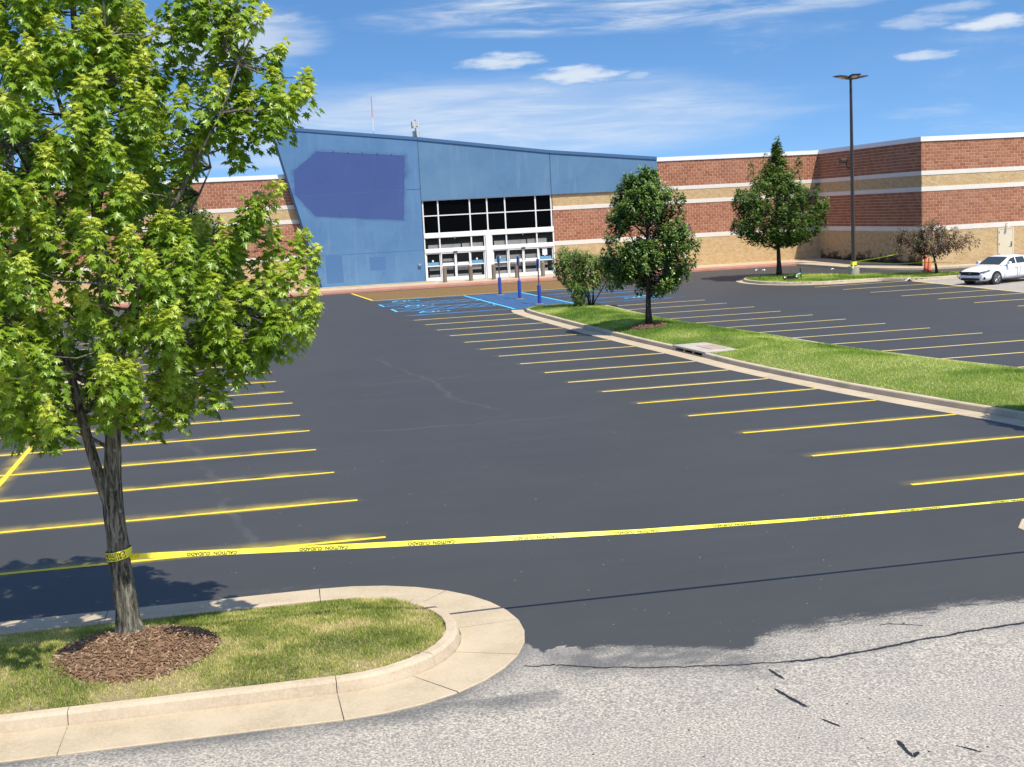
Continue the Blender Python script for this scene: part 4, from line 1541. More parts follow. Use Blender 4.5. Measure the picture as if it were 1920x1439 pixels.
# --- glazed entrance
YD = 90.06
mb = MB()
GXS = [11.36, 12.42, 14.66, 15.89, 17.17, 19.37, 20.50]
ROWS = [(5.56, 6.58), (4.36, 5.50)]
for z in (6.60, 5.53):
    mb = MB()
    mb.box(11.30, 20.62, YD - 0.06, YD + 0.10, z - 0.035, z + 0.035)
    mb.build('rail', M['frame'], store)
for gx_ in GXS:
    mb = MB()
    mb.box(gx_ - 0.045, gx_ + 0.045, YD - 0.07, YD + 0.10, 4.34, 6.56)
    mb.build('mullion', M['frame'], store)
for z0, z1 in ROWS:
    for xa_, xb_ in zip(GXS[:-1], GXS[1:]):
        mb = MB()
        mb.box(xa_ + 0.045, xb_ - 0.045, YD + 0.01, YD + 0.04, z0, z1)
        mb.build('window_pane', M['black_glass'], store)
mb = MB()
mb.bbox(11.30, 20.62, YD - 0.12, YD + 0.12, 3.98, 4.34, 0.02)
mb.build('header', M['frame'], store)
mb = MB()
mb.bbox(15.66, 16.06, YD - 0.16, YD + 0.14, FZ, 3.98, 0.02)
mb.build('centre_post', M['frame'], store)
for (x0, x1) in ((11.30, 15.655), (16.065, 20.62)):
    mb = MB()
    mb.bbox(x0, x1, YD - 0.10, YD + 0.12, 2.94, 3.24, 0.015)
    mb.build('door_header', M['frame'], store)
    for k_, xs_ in enumerate(((x0, x0 + 0.09), (x1 - 0.09, x1))):
        mb = MB()
        mb.box(xs_[0], xs_[1], YD - 0.08, YD + 0.10, 3.243, 3.977)
        mb.build('mullion', M['frame'], store)
        mb = MB()
        mb.box(xs_[0], xs_[1], YD - 0.08, YD + 0.10, FZ, 2.937)
        mb.build('door_jamb', M['frame'], store)
    ts = (12.42, 14.66) if x0 < 12 else (17.17, 19.37)
    for t in ts:
        mb = MB()
        mb.box(t - 0.045, t + 0.045, YD - 0.07, YD + 0.09, 3.243, 3.977)
        mb.build('mullion', M['frame'], store)
    ed = [x0 + 0.09, ts[0] - 0.045, ts[0] + 0.045, ts[1] - 0.045, ts[1] + 0.045, x1 - 0.09]
    for k_ in (0, 2, 4):
        mb = MB()
        mb.box(ed[k_], ed[k_ + 1], YD, YD + 0.02, 3.243, 3.977)
        mb.build('transom_pane', M['door_glass'], store)
    # four leaves
    wdt = (x1 - x0 - 0.18) / 4
    for k_ in range(4):
        la0 = x0 + 0.09 + k_ * wdt
        la1 = la0 + wdt - 0.012
        oy = -0.04 if k_ in (1, 2) else 0.03
        mb = MB()
        y0, y1 = YD + oy - 0.03, YD + oy + 0.03
        mb.box(la0, la0 + 0.075, y0, y1, FZ + 0.02, 2.93)
        mb.box(la1 - 0.075, la1, y0, y1, FZ + 0.02, 2.93)
        mb.box(la0 + 0.075, la1 - 0.075, y0, y1, 2.86, 2.93)
        mb.box(la0 + 0.075, la1 - 0.075, y0, y1, FZ + 0.02, FZ + 0.27)
        mb.box(la0 + 0.075, la1 - 0.075, y0, y1, 1.99, 2.07)
        d_ = mb.build('sliding_door', M['frame'], store)
        mb = MB()
        mb.box(la0 + 0.075, la1 - 0.075, YD + oy - 0.006, YD + oy + 0.006, 2.07, 2.86)
        mb.build('pane', M['door_glass'], d_)
        mb = MB()
        mb.box(la0 + 0.075, la1 - 0.075, YD + oy - 0.006, YD + oy + 0.006, FZ + 0.27, 1.99)
        mb.build('pane', M['door_glass'], d_)
        mb = MB()
        if k_ in (1, 2):
            mb.box(la0 + 0.11, la1 - 0.13, y0 - 0.006, y0 + 0.004, 2.02, 2.22)
            mb.build('push_sign', M['paper'], d_)
        else:
            mb.box(la0 + 0.08, la1 - 0.15, YD + oy - 0.016, YD + oy - 0.008, 2.08, 2.29)
            mb.build('blue_sticker', M['decal'], d_)
            mb = MB()
            mb.box(la0 + 0.42, la0 + 0.53, YD + oy - 0.016, YD + oy - 0.008, 2.32, 2.45)
            mb.build('white_sticker', M['paper'], d_)
    mb = MB()
    xm = (x0 + x1) / 2
    mb.bbox(xm - 0.14, xm + 0.14, YD - 0.17, YD - 0.10, 2.90, 3.0, 0.01)
    mb.build('door_sensor', M['black'], store)
    mb = MB()
    mb.tube([(xm - 0.02, YD - 0.12, 3.98), (xm - 0.02, YD - 0.26, 4.0), (xm - 0.02, YD - 0.27, 3.86)], 0.03, 6)
    mb.build('gooseneck_lamp', M['steel'], store)
# paper notice on the last leaf
mb = MB()
mb.box(19.73, 20.08, YD + 0.005, YD + 0.012, 2.38, 2.84)
mb.build('notice_paper', M['paper'], store)
# threshold
mb = MB()
mb.box(11.3, 20.62, YD - 0.4, YD + 0.2, FZ - 0.2, FZ + 0.015)
mb.build('threshold', M['concrete_grey'], store)
# vestibule seen through the glass
mb = MB()
mb.box(11.3, 20.6, 96.0, 96.2, 0.5, 6.6)
mb.box(11.1, 11.3, 90.2, 96.2, 0.5, 6.6)
mb.box(20.6, 20.8, 90.2, 96.2, 0.5, 6.6)
mb.box(11.3, 20.6, 90.2, 96.2, 4.25, 4.4)
mb.build('vestibule', M['inside_dark'], store)
mb = MB()
mb.box(11.3, 20.6, 90.2, 96.0, 0.6, FZ)
mb.build('vestibule_floor', M['inside_light'], store)
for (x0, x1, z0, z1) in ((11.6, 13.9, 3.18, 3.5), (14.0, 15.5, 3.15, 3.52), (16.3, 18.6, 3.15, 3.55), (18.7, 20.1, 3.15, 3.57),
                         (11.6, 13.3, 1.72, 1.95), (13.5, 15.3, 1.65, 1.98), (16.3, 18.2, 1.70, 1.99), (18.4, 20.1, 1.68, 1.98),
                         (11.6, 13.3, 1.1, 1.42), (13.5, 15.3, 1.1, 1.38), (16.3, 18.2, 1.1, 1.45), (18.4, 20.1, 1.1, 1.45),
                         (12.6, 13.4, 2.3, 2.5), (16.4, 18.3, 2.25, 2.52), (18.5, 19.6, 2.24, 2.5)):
    mb = MB()  # pale boards added close behind the glass to imitate bright reflections
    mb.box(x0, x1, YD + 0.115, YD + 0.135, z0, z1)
    mb.build('reflection_board', M['inside_light'], store)

# small fixtures on the walls
mb = MB()
xq, zq = at(YF, 10.91, 2.15)
mb.bbox(xq - 0.11, xq + 0.11, YF - 0.12, YF - 0.002, zq - 0.1, zq + 0.1, 0.03)
mb.build('wall_socket', M['steel'], store)
sc = mb = MB()
mb.T = Matrix.Translation((30.6, 90.0, 3.72))
mb.bbox(-0.16, 0.16, -0.24, -0.03, -0.22, 0.12, 0.03)
mb.tube([(0.06, -0.03, 0.22), (0.06, -0.16, 0.25), (0.05, -0.17, 0.12)], 0.05, 8)
mb.build('wall_sconce', M['maroon'], store)
mb = MB()
mb.T = Matrix.Translation((40.85, 85.0, 7.8))
mb.tube([(0, 0, -0.45), (-0.22, -0.05, -0.42), (-0.32, -0.1, -0.1)], 0.04, 8)
mb.bbox(-0.75, -0.25, -0.25, 0.12, -0.08, 0.2, 0.05)
mb.build('flood_light', M['bronze'], store)
# service door in the wing
mb = MB()
mb.box(46.05, 46.13, 74.93, 75.0, 0.84, 2.93)
mb.box(47.07, 47.15, 74.93, 75.0, 0.84, 2.93)
mb.box(46.13, 47.07, 74.93, 75.0, 2.86, 2.93)
mb.build('door_frame', M['tan_door'], store)
mb = MB()
mb.bbox(46.133, 47.067, 74.945, 74.99, 0.86, 2.857, 0.004)
sd = mb.build('service_door', M['tan_door'], store)
mb = MB()
mb.tube([(46.97, 74.945, 1.85), (46.97, 74.88, 1.85), (46.85, 74.87, 1.85)], 0.022, 6)
mb.box(46.94, 47.0, 74.93, 74.944, 1.72, 2.05)
mb.build('handle', M['bronze'], sd)
for z in (1.2, 1.85, 2.6):
    mb = MB()
    mb.box(46.10, 46.15, 74.915, 74.944, z, z + 0.12)
    mb.build('hinge', M['steel'], sd)
mb = MB()
mb.T = Matrix.Translation((46.62, 75.0, 3.14))
mb.tube([(0, -0.03, 0.05), (0, -0.2, 0.1), (0, -0.22, 0.0)], 0.035, 6)
mb.lathe((0, -0.22, -0.16), [(0.09, 0), (0.07, 0.1), (0.03, 0.16)], 10)
mb.build('door_lamp', M['band'], store)

# ================================================================== MASTS BEYOND THE STORE
mx, my = 27.58, 300.0
mast = empty('radio_mast', (mx, my, gz(0, 160)), 'slender radio mast banded dull red and white rising behind the store', 'radio mast')
for i, (z0, z1, m_) in enumerate(((1.2, 23, 'mast_white'), (23, 25.2, 'mast_red'), (25.2, 28.3, 'mast_white'), (28.3, 33, 'mast_red'))):
    mb = MB()
    for k in range(3):
        t = k * 2.094
        mb.tube([(mx + .10 * math.cos(t), my + .10 * math.sin(t), z0), (mx + .10 * math.cos(t), my + .10 * math.sin(t), z1)], 0.04, 5)
    zz = z0
    while zz < z1:
        for k in range(3):
            t, t2 = k * 2.094, (k + 1) * 2.094
            mb.tube([(mx + .10 * math.cos(t), my + .10 * math.sin(t), zz), (mx + .10 * math.cos(t2), my + .10 * math.sin(t2), min(z1, zz + 0.5))], 0.02, 3)
        zz += 0.5
    mb.build('lattice', M[m_], mast)
cx_, cy_ = 34.81, 280.0
tower = empty('cell_tower', (cx_, cy_, gz(0, 160)), 'grey cell tower with two clusters of white antenna panels above the blue parapet', 'cell tower')
mb = MB()
mb.tube([(cx_, cy_, 1.2), (cx_, cy_, 26.0)], [0.35, 0.14], 8)
mb.build('pole', M['steel'], tower)
for zc_, n_, r_ in ((24.9, 6, 0.8), (22.9, 5, 0.62)):
    mb = MB()
    for k in range(n_):
        t = 2 * math.pi * k / n_ + 0.3
        mb.tube([(cx_, cy_, zc_ - 0.4), (cx_ + r_ * math.cos(t), cy_ + r_ * math.sin(t), zc_ - 0.4)], 0.06, 4)
    mb.build('antenna_arm', M['bronze'], tower)
    for k in range(n_):
        t = 2 * math.pi * k / n_ + 0.3
        mb = MB()
        mb.T = Matrix.Translation((cx_ + r_ * math.cos(t), cy_ + r_ * math.sin(t), zc_)) @ Matrix.Rotation(t, 4, 'Z')
        mb.box(-0.08, 0.08, -0.16, 0.16, -0.7, 0.7)
        mb.build('antenna_panel', M['band'] if k % 3 else M['steel'], tower)

# ================================================================== TREES
def leaf_template(pts, bend=0.18):
    """half outline (x>=0) -> full leaf fan around a centre point, folded along the rib and drooping at the tip"""
    half = pts
    full = half + [(-x, y) for x, y in reversed(half[1:-1])]
    z = lambda x, y: -abs(x) * 0.35 - bend * y * y
    v = [(0, 0.40, z(0, 0.40) + 0.02)] + [(x, y, z(x, y)) for x, y in full]
    n = len(full)
    f = [(0, 1 + i, 1 + (i + 1) % n) for i in range(n)]
    return np.array(v), np.array(f)


MAPLE_T = leaf_template([(0, 0), (0.13, 0.10), (0.42, 0.02), (0.27, 0.22), (0.60, 0.50), (0.24, 0.44), (0.27, 0.74), (0.11, 0.66), (0, 1.04)])
OVAL_T = leaf_template([(0, 0), (0.24, 0.22), (0.30, 0.5), (0.16, 0.82), (0, 1.0)], 0.25)
LONG_T = leaf_template([(0, 0), (0.15, 0.25), (0.17, 0.55), (0, 1.0)], 0.35)


def branch_path(a, b, sag=0.0, n=5, wob=0.04):
    a, b = Vector(a), Vector(b)
    L = (b - a).length
    out = []
    for i in range(n + 1):
        t = i / n
        p = a.lerp(b, t)
        p.z += math.sin(math.pi * t) * sag * L
        if 0 < i < n:
            p += Vector((random.uniform(-wob, wob), random.uniform(-wob, wob), random.uniform(-wob, wob))) * L
        out.append(p)
    return out


def shoots(tips, core, n_leaf, leaf_len, spread, droop, template, young=0.55, up=0.5, tshade=None):
    """leaves of every shoot: a rosette along the last stretch of twig, young leaves at the tip"""
    P, A, Nn, Sc, Ti = [], [], [], [], []
    for tp in tips:
        tp = np.array(tp)
        o = tp - core(tp)
        o = o / (np.linalg.norm(o) + 1e-6)
        ax = o * (1 - up) + np.array([0, 0, up]) + rng.normal(0, 0.18, 3)
        ax /= np.linalg.norm(ax)
        vig = rng.uniform(0.75, 1.2)
        n = int(n_leaf * rng.uniform(0.7, 1.3))
        t = rng.random(n) ** 0.8
        th = rng.uniform(0, 2 * np.pi, n)
        e1 = np.cross(ax, [0.3, 0.2, 1.0]); e1 /= np.linalg.norm(e1)
        e2 = np.cross(ax, e1)
        radial = np.cos(th)[:, None] * e1 + np.sin(th)[:, None] * e2
        base = tp + ax * ((t - 0.75) * spread * vig)[:, None] + radial * (spread * 0.42 * (1.10 - t) * vig * rng.uniform(0.3, 1.0, n))[:, None]
        d = radial * (1.15 - 0.5 * t)[:, None] + ax * (0.15 + 0.5 * t)[:, None]
        d[:, 2] -= droop * (1.15 - 0.45 * t) * rng.uniform(0.5, 1.3, n)
        d += rng.normal(0, 0.22, (n, 3))
        nr = radial * 0.45 + np.array([0, 0, 1.0]) + ax * 0.3 + rng.normal(0, 0.32, (n, 3))
        P.append(base); A.append(d); Nn.append(nr)
        Sc.append(leaf_len * rng.uniform(0.65, 1.15, n) * (1.1 - 0.40 * t * t))
        yo = young * rng.uniform(0.5, 1.2)
        ti = np.clip(0.22 + 0.22 * rng.random() + yo * (t ** 2.2) * 1.15 + rng.normal(0, 0.10, n), 0, 1)
        if tshade is not None:
            ti *= 0.35 + 0.65 * tshade(tp)
        Ti.append(ti)
    P, A, Nn, Sc, Ti = map(np.concatenate, (P, A, Nn, Sc, Ti))
    return P, A, Nn, Sc, Ti


def leaves_obj(name, data, template, material, parent):
    P, A, Nn, Sc, Ti = data
    V, T = scatter(template[0], template[1], P, A, Nn, Sc)
    me = tri_mesh(name, V, T, material, np.repeat(Ti, len(template[0])), 'tint', True)
    return tag(link(name, me, parent), kind='stuff')


def tree(name, base, label, cat, profile, n_tips, n_leaf, leaf_len, spread, template, lmat, bmat, trunk, trunk_r, group=None, droop=0.4, inner=0.25,
         lump=0.25, young=0.5, up=0.5, seed=1, skip=None, nlimb=9, crown_name='crown', extra=()):
    """free-standing tree: tapered trunk, limbs, twigs to every shoot, and a crown of separate leaves.
    profile: [(height above base, radius)]; trunk: list of points relative to base"""
    random.seed(seed)
    root = empty(name, base, label, cat, group)
    B = Vector(base)
    tp = [B + Vector(p) for p in trunk]
    hs = np.array([p[0] for p in profile]); rs = np.array([p[1] for p in profile])
    h0, h1 = hs[0], hs[-1]
    mb = MB()
    n = len(tp)
    rad = [trunk_r * (1.35 if i == 0 else 1.0) * (1 - 0.78 * i / (n - 1)) for i in range(n)]
    mb.tube(tp, rad, 10)
    mb.build('trunk', bmat, root, True)
    tips = []
    pr = rs ** 1.2
    tries = 0
    off = seed * 3.7
    while len(tips) < n_tips and tries < n_tips * 30:
        tries += 1
        h = random.uniform(h0, h1)
        r = float(np.interp(h, hs, rs))
        if random.random() > (r / rs.max()) ** 1.1 + 0.05:
            continue
        a = random.uniform(0, 2 * math.pi)
        nz = float(vnoise(np.array(a * 1.6 + off), np.array(h * 1.1 + off), seed)) - 0.5
        rr_ = r * (1 + lump * 2 * nz)
        q = rr_ * (random.random() ** inner)
        x, y = B.x + q * math.cos(a), B.y + q * math.sin(a)
        mid = np.interp(h, [0, trunk[-1][2]], [0, 1])
        x += np.interp(h, [p[2] for p in trunk], [p[0] for p in trunk])
        y += np.interp(h, [p[2] for p in trunk], [p[1] for p in trunk])
        if skip and skip(x, y, B.z + h):
            continue
        tips.append((x, y, B.z + h))
    tips += [(B.x + a_, B.y + b2, B.z + c2_) for a_, b2, c2_ in extra]
    # limbs
    limbs = []
    k0 = [p for p in tp]
    for i in range(nlimb):
        a = 2 * math.pi * (i * 0.381966) + seed
        t = 0.25 + 0.65 * i / nlimb
        hh = h0 + (h1 - h0) * (0.18 + 0.6 * i / nlimb)
        r = float(np.interp(hh, hs, rs)) * 0.7
        zb = max(trunk[1][2], h0 * 0.76) + (trunk[-1][2] - trunk[1][2]) * 0.55 * i / nlimb
        ib = int(np.searchsorted([p[2] for p in trunk], zb))
        ib = min(max(ib, 1), n - 1)
        za, zb2 = trunk[ib - 1][2], trunk[ib][2]
        f = (zb - za) / max(1e-3, zb2 - za)
        st = tp[ib - 1].lerp(tp[ib], min(max(f, 0), 1))
        en = Vector((st.x + r * math.cos(a), st.y + r * math.sin(a), B.z + max(hh, zb + 0.3)))
        pth = branch_path(st, en, -0.05, 5, 0.03)
        limbs.append(pth)
        mb = MB()
        r0 = trunk_r * 0.42
        mb.tube(pth, [r0 * (1 - 0.75 * j / 5) for j in range(6)], 6)
        mb.build('limb', bmat, root, True)
    nodes = [p for l in limbs for p in l[2:]] + [p for p in tp[2:]]
    arr = np.array([tuple(p) for p in nodes])
    mb = MB()
    for t in tips:
        d = ((arr - np.array(t)) ** 2).sum(1) + np.maximum(0, arr[:, 2] - t[2]) * 2
        a = nodes[int(d.argmin())]
        mb.tube(branch_path(a, t, -0.04, 2, 0.05), [trunk_r * 0.09, trunk_r * 0.06, trunk_r * 0.03], 3, 0, False)
    tw = tag(mb.build('twigs', bmat, root), kind='stuff')
    axis = lambda p: np.array([B.x, B.y, max(B.z + h0 * 0.8, p[2] - 0.8)])
    data = shoots(tips, axis, n_leaf, leaf_len, spread, droop, template, young, up)
    leaves_obj(crown_name, data, template, lmat, root)
    return root, data


# ---- the maple on the near island -------------------------------------
TB = Vector((TREE0[0], TREE0[1], island_z(*TREE0) - 0.02))
maple = empty('maple_tree', TB, 'large bright green maple with forked trunk wrapped in caution tape on the mulched near island', 'tree')
random.seed(21)
tz = [0.0, 0.10, 0.45, 0.9, 1.4, 1.72, 2.0, 2.5, 3.2, 4.2, 5.4, 6.8, 8.3, 9.2]
txx = [0.02, 0.015, -0.005, -0.03, -0.04, -0.04, -0.02, 0.03, 0.06, 0.10, 0.08, 0.02, 0.05, 0.0]
tr_ = [0.20, 0.165, 0.145, 0.132, 0.128, 0.125, 0.108, 0.100, 0.088, 0.075, 0.06, 0.045, 0.028, 0.012]
tpts = [TB + Vector((a, math.sin(z * 1.3) * 0.03, z)) for a, z in zip(txx, tz)]


def gnarl(mb, pts, rad, n=14):
    """trunk tube with bark ridges"""
    v0 = len(mb.v)
    # resample
    P, Rr = [], []
    for i in range(len(pts) - 1):
        m = max(2, int((pts[i + 1] - pts[i]).length / 0.07))
        for k in range(m):
            t = k / m
            P.append(pts[i].lerp(pts[i + 1], t)); Rr.append(rad[i] + (rad[i + 1] - rad[i]) * t)
    P.append(pts[-1]); Rr.append(rad[-1])
    mb.tube(P, Rr, n)
    for i in range(len(P)):
        for k in range(n):
            j = v0 + i * n + k
            q = Vector(mb.v[j])
            d = q - P[i]
            z = P[i].z
            nz = float(vnoise(np.array(k * 1.7 + 3.0), np.array(z * 5.0 + k * 0.9), 12)) - 0.5
            mb.v[j] = tuple(P[i] + d * (1 + 0.20 * nz))


mb = MB()
gnarl(mb, tpts, tr_)
mb.build('trunk', M['bark'], maple, True)
mb = MB()
f0 = TB + Vector((-0.055, 0.0, 1.60))
fork = [f0, TB + Vector((-0.13, 0.02, 1.80)), TB + Vector((-0.20, 0.04, 2.12)), TB + Vector((-0.26, 0.05, 2.40)), TB + Vector((-0.33, 0.1, 2.80)), TB + Vector((-0.45, 0.2, 3.5)), TB + Vector((-0.7, 0.35, 4.6)), TB + Vector((-0.9, 0.5, 5.8)), TB + Vector((-1.0, 0.6, 7.0))]
gnarl(mb, fork, [0.085, 0.078, 0.07, 0.066, 0.06, 0.05, 0.036, 0.022, 0.01], 10)
mb.build('fork_stem', M['bark'], maple, True)
limb_nodes = tpts[7:] + fork[4:]
lim = []


def limb(a, b, r, sag=-0.05):
    pth = branch_path(a, b, sag, 6, 0.025)
    mb = MB()
    mb.tube(pth, [r * (1 - 0.8 * j / 6) for j in range(7)], 7)
    mb.build('limb', M['bark'], maple, True)
    lim.extend(pth[2:])


CR = Vector((math.cos(YAW), -math.sin(YAW), 0))        # towards the open drive aisle
CB = Vector((math.sin(YAW), math.cos(YAW), 0))
limb(TB + Vector((0.03, 0, 2.35)), TB - CR * 0.75 + Vector((0, -0.05, 2.72)), 0.03, 0.05)
limb(TB + Vector((0.05, 0, 2.8)), TB + CR * 1.5 + Vector((0, -0.3, 4.1)), 0.05)
limb(TB + Vector((0.06, 0, 2.9)), TB + CR * 0.9 - CB * 1.4 + Vector((0, 0, 4.4)), 0.05)
limb(TB + Vector((0.08, 0, 3.3)), TB + CR * 1.9 + CB * 0.3 + Vector((0, 0, 4.9)), 0.05)
limb(TB + Vector((0.06, 0, 3.1)), TB - CR * 1.4 - CB * 1.2 + Vector((0, 0, 4.5)), 0.045)
limb(TB + Vector((0.09, 0, 3.8)), TB + CR * 1.2 + CB * 1.4 + Vector((0, 0, 5.8)), 0.045)
limb(TB + Vector((0.10, 0, 4.3)), TB + CR * 2.0 - CB * 0.3 + Vector((0, 0, 6.9)), 0.05)
limb(TB + Vector((0.09, 0, 4.7)), TB - CR * 0.4 - CB * 1.7 + Vector((0, 0, 6.4)), 0.045)
limb(TB + Vector((0.08, 0, 5.2)), TB + CR * 0.7 - CB * 1.0 + Vector((0, 0, 7.8)), 0.04)
limb(TB + Vector((0.05, 0, 5.8)), TB - CR * 1.0 + CB * 0.8 + Vector((0, 0, 8.2)), 0.035)
limb(fork[4], TB - CR * 2.0 - CB * 0.5 + Vector((0, 0, 3.9)), 0.04)
limb(fork[5], TB - CR * 2.2 + CB * 0.6 + Vector((0, 0, 5.2)), 0.04)
limb(fork[6], TB - CR * 1.6 - CB * 1.4 + Vector((0, 0, 6.2)), 0.035)
limb(fork[7], TB - CR * 2.0 + CB * 0.2 + Vector((0, 0, 7.4)), 0.03)

# crown outline: radius by height, narrower towards the aisle where the photograph shows gaps
H_R = np.array([2.75, 2.95, 3.15, 3.40, 3.6, 4.1, 4.6, 4.95, 5.2, 5.5, 5.8, 6.2, 6.6, 7.0, 7.5, 8.2, 9.0, 9.5])
R_R = np.array([0.3, 0.7, 1.0, 1.35, 1.65, 1.8, 1.8, 1.5, 1.1, 0.95, 1.05, 1.5, 1.5, 1.1, 0.8, 0.8, 0.5, 0.1])
H_L = np.array([2.75, 2.9, 3.1, 3.5, 4.2, 5.0, 6.0, 7.0, 8.0, 8.8, 9.5])
R_L = np.array([0.9, 1.5, 2.0, 2.5, 2.75, 2.75, 2.6, 2.2, 1.6, 1.0, 0.2])
tips = []
while len(tips) < 410:
    h = random.uniform(2.9, 9.4)
    a = random.uniform(0, 2 * math.pi)
    wgt = max(0.0, math.cos(a)) ** 0.7 if math.cos(a) > 0 else 0.0
    r = wgt * float(np.interp(h, H_R, R_R)) + (1 - wgt) * float(np.interp(h, H_L, R_L))
    if random.random() > (r / 2.75) ** 1.2:
        continue
    nz = float(vnoise(np.array(a * 1.5 + 4), np.array(h * 1.0), 77)) - 0.5
    q = r * (1 + 0.30 * nz) * random.random() ** 0.30
    p = TB + CR * (q * math.cos(a)) + CB * (q * math.sin(a) * 0.92) + Vector((0, 0, h))
    tips.append(tuple(p))
# sprays that stand out against the sky and the store
for dx, h in ((1.60, 8.0), (1.95, 7.85), (2.3, 7.45), (2.45, 7.1), (2.7, 6.75), (2.72, 6.55), (2.35, 6.75), (1.85, 7.6), (1.75, 7.2), (2.0, 7.05), (2.25, 6.3), (1.85, 6.3), (1.75, 6.7), (2.05, 6.55), (2.5, 6.45),
              (1.8, 8.35), (1.55, 7.6), (2.15, 7.7),
              (2.28, 5.42), (2.05, 5.15), (2.50, 4.80), (2.66, 4.62), (2.40, 4.45), (2.62, 4.15), (2.35, 3.95), (2.05, 3.72), (1.75, 3.50), (1.35, 3.2), (2.0, 4.35), (1.7, 4.0), (1.0, 2.98), (0.6, 2.92), (0.25, 2.9),
              (2.15, 4.95), (1.75, 4.85), (2.66, 3.98), (2.48, 3.72), (2.2, 3.95),
              (-1.05, 3.0), (-1.35, 2.92), (-1.5, 3.05)):
    tp_ = TB + CR * dx + CB * random.uniform(-0.35, 0.25) + Vector((0, 0, h))
    tips.append(tuple(tp_))
    if dx > 1.2:
        tips.append(tuple(tp_ - CR * random.uniform(0.25, 0.5) + CB * random.uniform(-0.2, 0.2) - Vector((0, 0, random.uniform(0.12, 0.3)))))
nodes = lim + limb_nodes
arr = np.array([tuple(p) for p in nodes])
mb = MB()
for t in tips:
    d = ((arr - np.array(t)) ** 2).sum(1) + np.maximum(0, arr[:, 2] - t[2]) * 1.5
    a = nodes[int(d.argmin())]
    mb.tube(branch_path(a, t, -0.03, 3, 0.04), [0.014, 0.011, 0.008, 0.004], 4, 0, False)
tag(mb.build('twigs', M['bark'], maple), kind='stuff')
axis = lambda p: np.array([TB.x, TB.y, max(TB.z + 2.4, p[2] - 0.7)])
data = shoots(tips, axis, 112, 0.114, 0.56, 1.0, MAPLE_T, 0.70, 0.55)
P, A, Nn, Sc, Ti = data
# the 300 leaves that show largest towards the drive become single pieces; the rest stay one mass
camp = np.array([0, 0, 5.59])
vis = P - camp
dist = np.linalg.norm(vis, axis=1)
ctr = np.array([TB.x, TB.y, 0])
front = (P[:, :2] - ctr[:2]) @ np.array([-CB.x, -CB.y])
nn_ = Nn / np.linalg.norm(Nn, axis=1, keepdims=True)
face = np.abs((nn_ * vis).sum(1)) / dist
inframe = (P[:, 2] < 8.4) & (((P[:, :2] - ctr[:2]) @ np.array([CR.x, CR.y])) > -1.25)
score = Sc * (0.3 + face) / dist * (0.5 + np.clip(front, 0, 2.0)) * inframe
pick = np.argsort(-score)[:300]
mask = np.ones(len(P), bool)
mask[pick] = False
leaves_obj('crown', (P[mask], A[mask], Nn[mask], Sc[mask], Ti[mask]), MAPLE_T, M['maple_leaf'], maple)
variants = {}
for i in pick:
    lv = min(3, int(Ti[i] * 4))
    if lv not in variants:
        variants[lv] = tri_mesh('leaf', MAPLE_T[0], MAPLE_T[1], M['maple_leaf'], np.full(len(MAPLE_T[0]), (lv + 0.5) / 4), 'tint', True)
    o = bpy.data.objects.new('leaf', variants[lv])
    COL.objects.link(o)
    o.parent = maple
    o.matrix_parent_inverse = Matrix.Translation(-TB)
    ax = Vector(A[i]).normalized()
    nr = Vector(Nn[i]); nr = (nr - ax * nr.dot(ax)).normalized()
    sdv = ax.cross(nr)
    s_ = float(Sc[i])
    Mx = Matrix(((sdv.x * s_, ax.x * s_, nr.x * s_, P[i][0]), (sdv.y * s_, ax.y * s_, nr.y * s_, P[i][1]), (sdv.z * s_, ax.z * s_, nr.z * s_, P[i][2]), (0, 0, 0, 1)))
    o.matrix_basis = Mx

# ---- trees farther out
pear_root, _ = tree('pear_tree', (15.0, 49.3, med_z(15.0, 49.3)), 'dense dark green pear tree in a mulch ring on the grass median', 'tree',
     [(1.4, 0.5), (1.7, 1.1), (2.2, 1.55), (2.7, 1.65), (3.4, 1.45), (4.0, 1.35), (4.7, 1.30), (5.4, 1.0), (5.9, 0.65), (6.25, 0.2)],
     560, 62, 0.130, 0.48, OVAL_T, M['pear_leaf'], M['bark_dark'], [(0, 0, -0.05), (0.0, 0, 0.6), (0.02, 0, 1.25), (0.05, 0.02, 2.4), (0.08, 0, 3.8), (0.05, 0, 5.2), (0.03, 0, 6.1)], 0.125, None, 0.45, 0.30, 0.36, 0.6, 0.45, 5, lambda x, y, z: float(vnoise(np.array(x * 1.25 + y * 0.8 + 3), np.array(z * 1.3 + y * 0.5), 91)) < 0.30)
tree('linden_tree', (31.27, 75.0, gz(0, 75) + 0.13), 'spiky topped green tree with flared limbs on the lamp island', 'tree',
     [(2.1, 0.9), (2.4, 1.9), (3.0, 2.6), (3.8, 2.65), (4.6, 2.45), (5.4, 2.0), (6.0, 1.3), (6.6, 0.65), (7.3, 0.25), (8.2, 0.08)],
     580, 56, 0.17, 0.58, OVAL_T, M['linden_leaf'], M['bark_dark'], [(0, 0, -0.05), (0, 0, 0.8), (-0.02, 0, 1.7), (0, 0, 3.2), (-0.03, 0, 5.0), (0, 0, 6.8), (0.02, 0, 8.0)], 0.15, None, 0.2, 0.30, 0.42, 0.7, 0.78, 9, lambda x, y, z: float(vnoise(np.array(x * 0.9 + y * 0.6 + 3), np.array(z * 1.0 + y * 0.4), 95)) < 0.30,
     9, 'crown', [(-1.6, 0.0, 6.3), (-1.65, 0.1, 6.8), (1.5, 0.2, 6.2), (1.55, 0.1, 6.7), (1.5, 0.2, 7.0), (-2.4, 0.3, 5.3), (2.5, 0.0, 5.0), (2.7, 0.1, 5.4), (0.1, 0, 8.3), (-0.1, 0.1, 7.9), (0.55, 0.3, 7.4), (-0.6, 0.2, 7.3)])
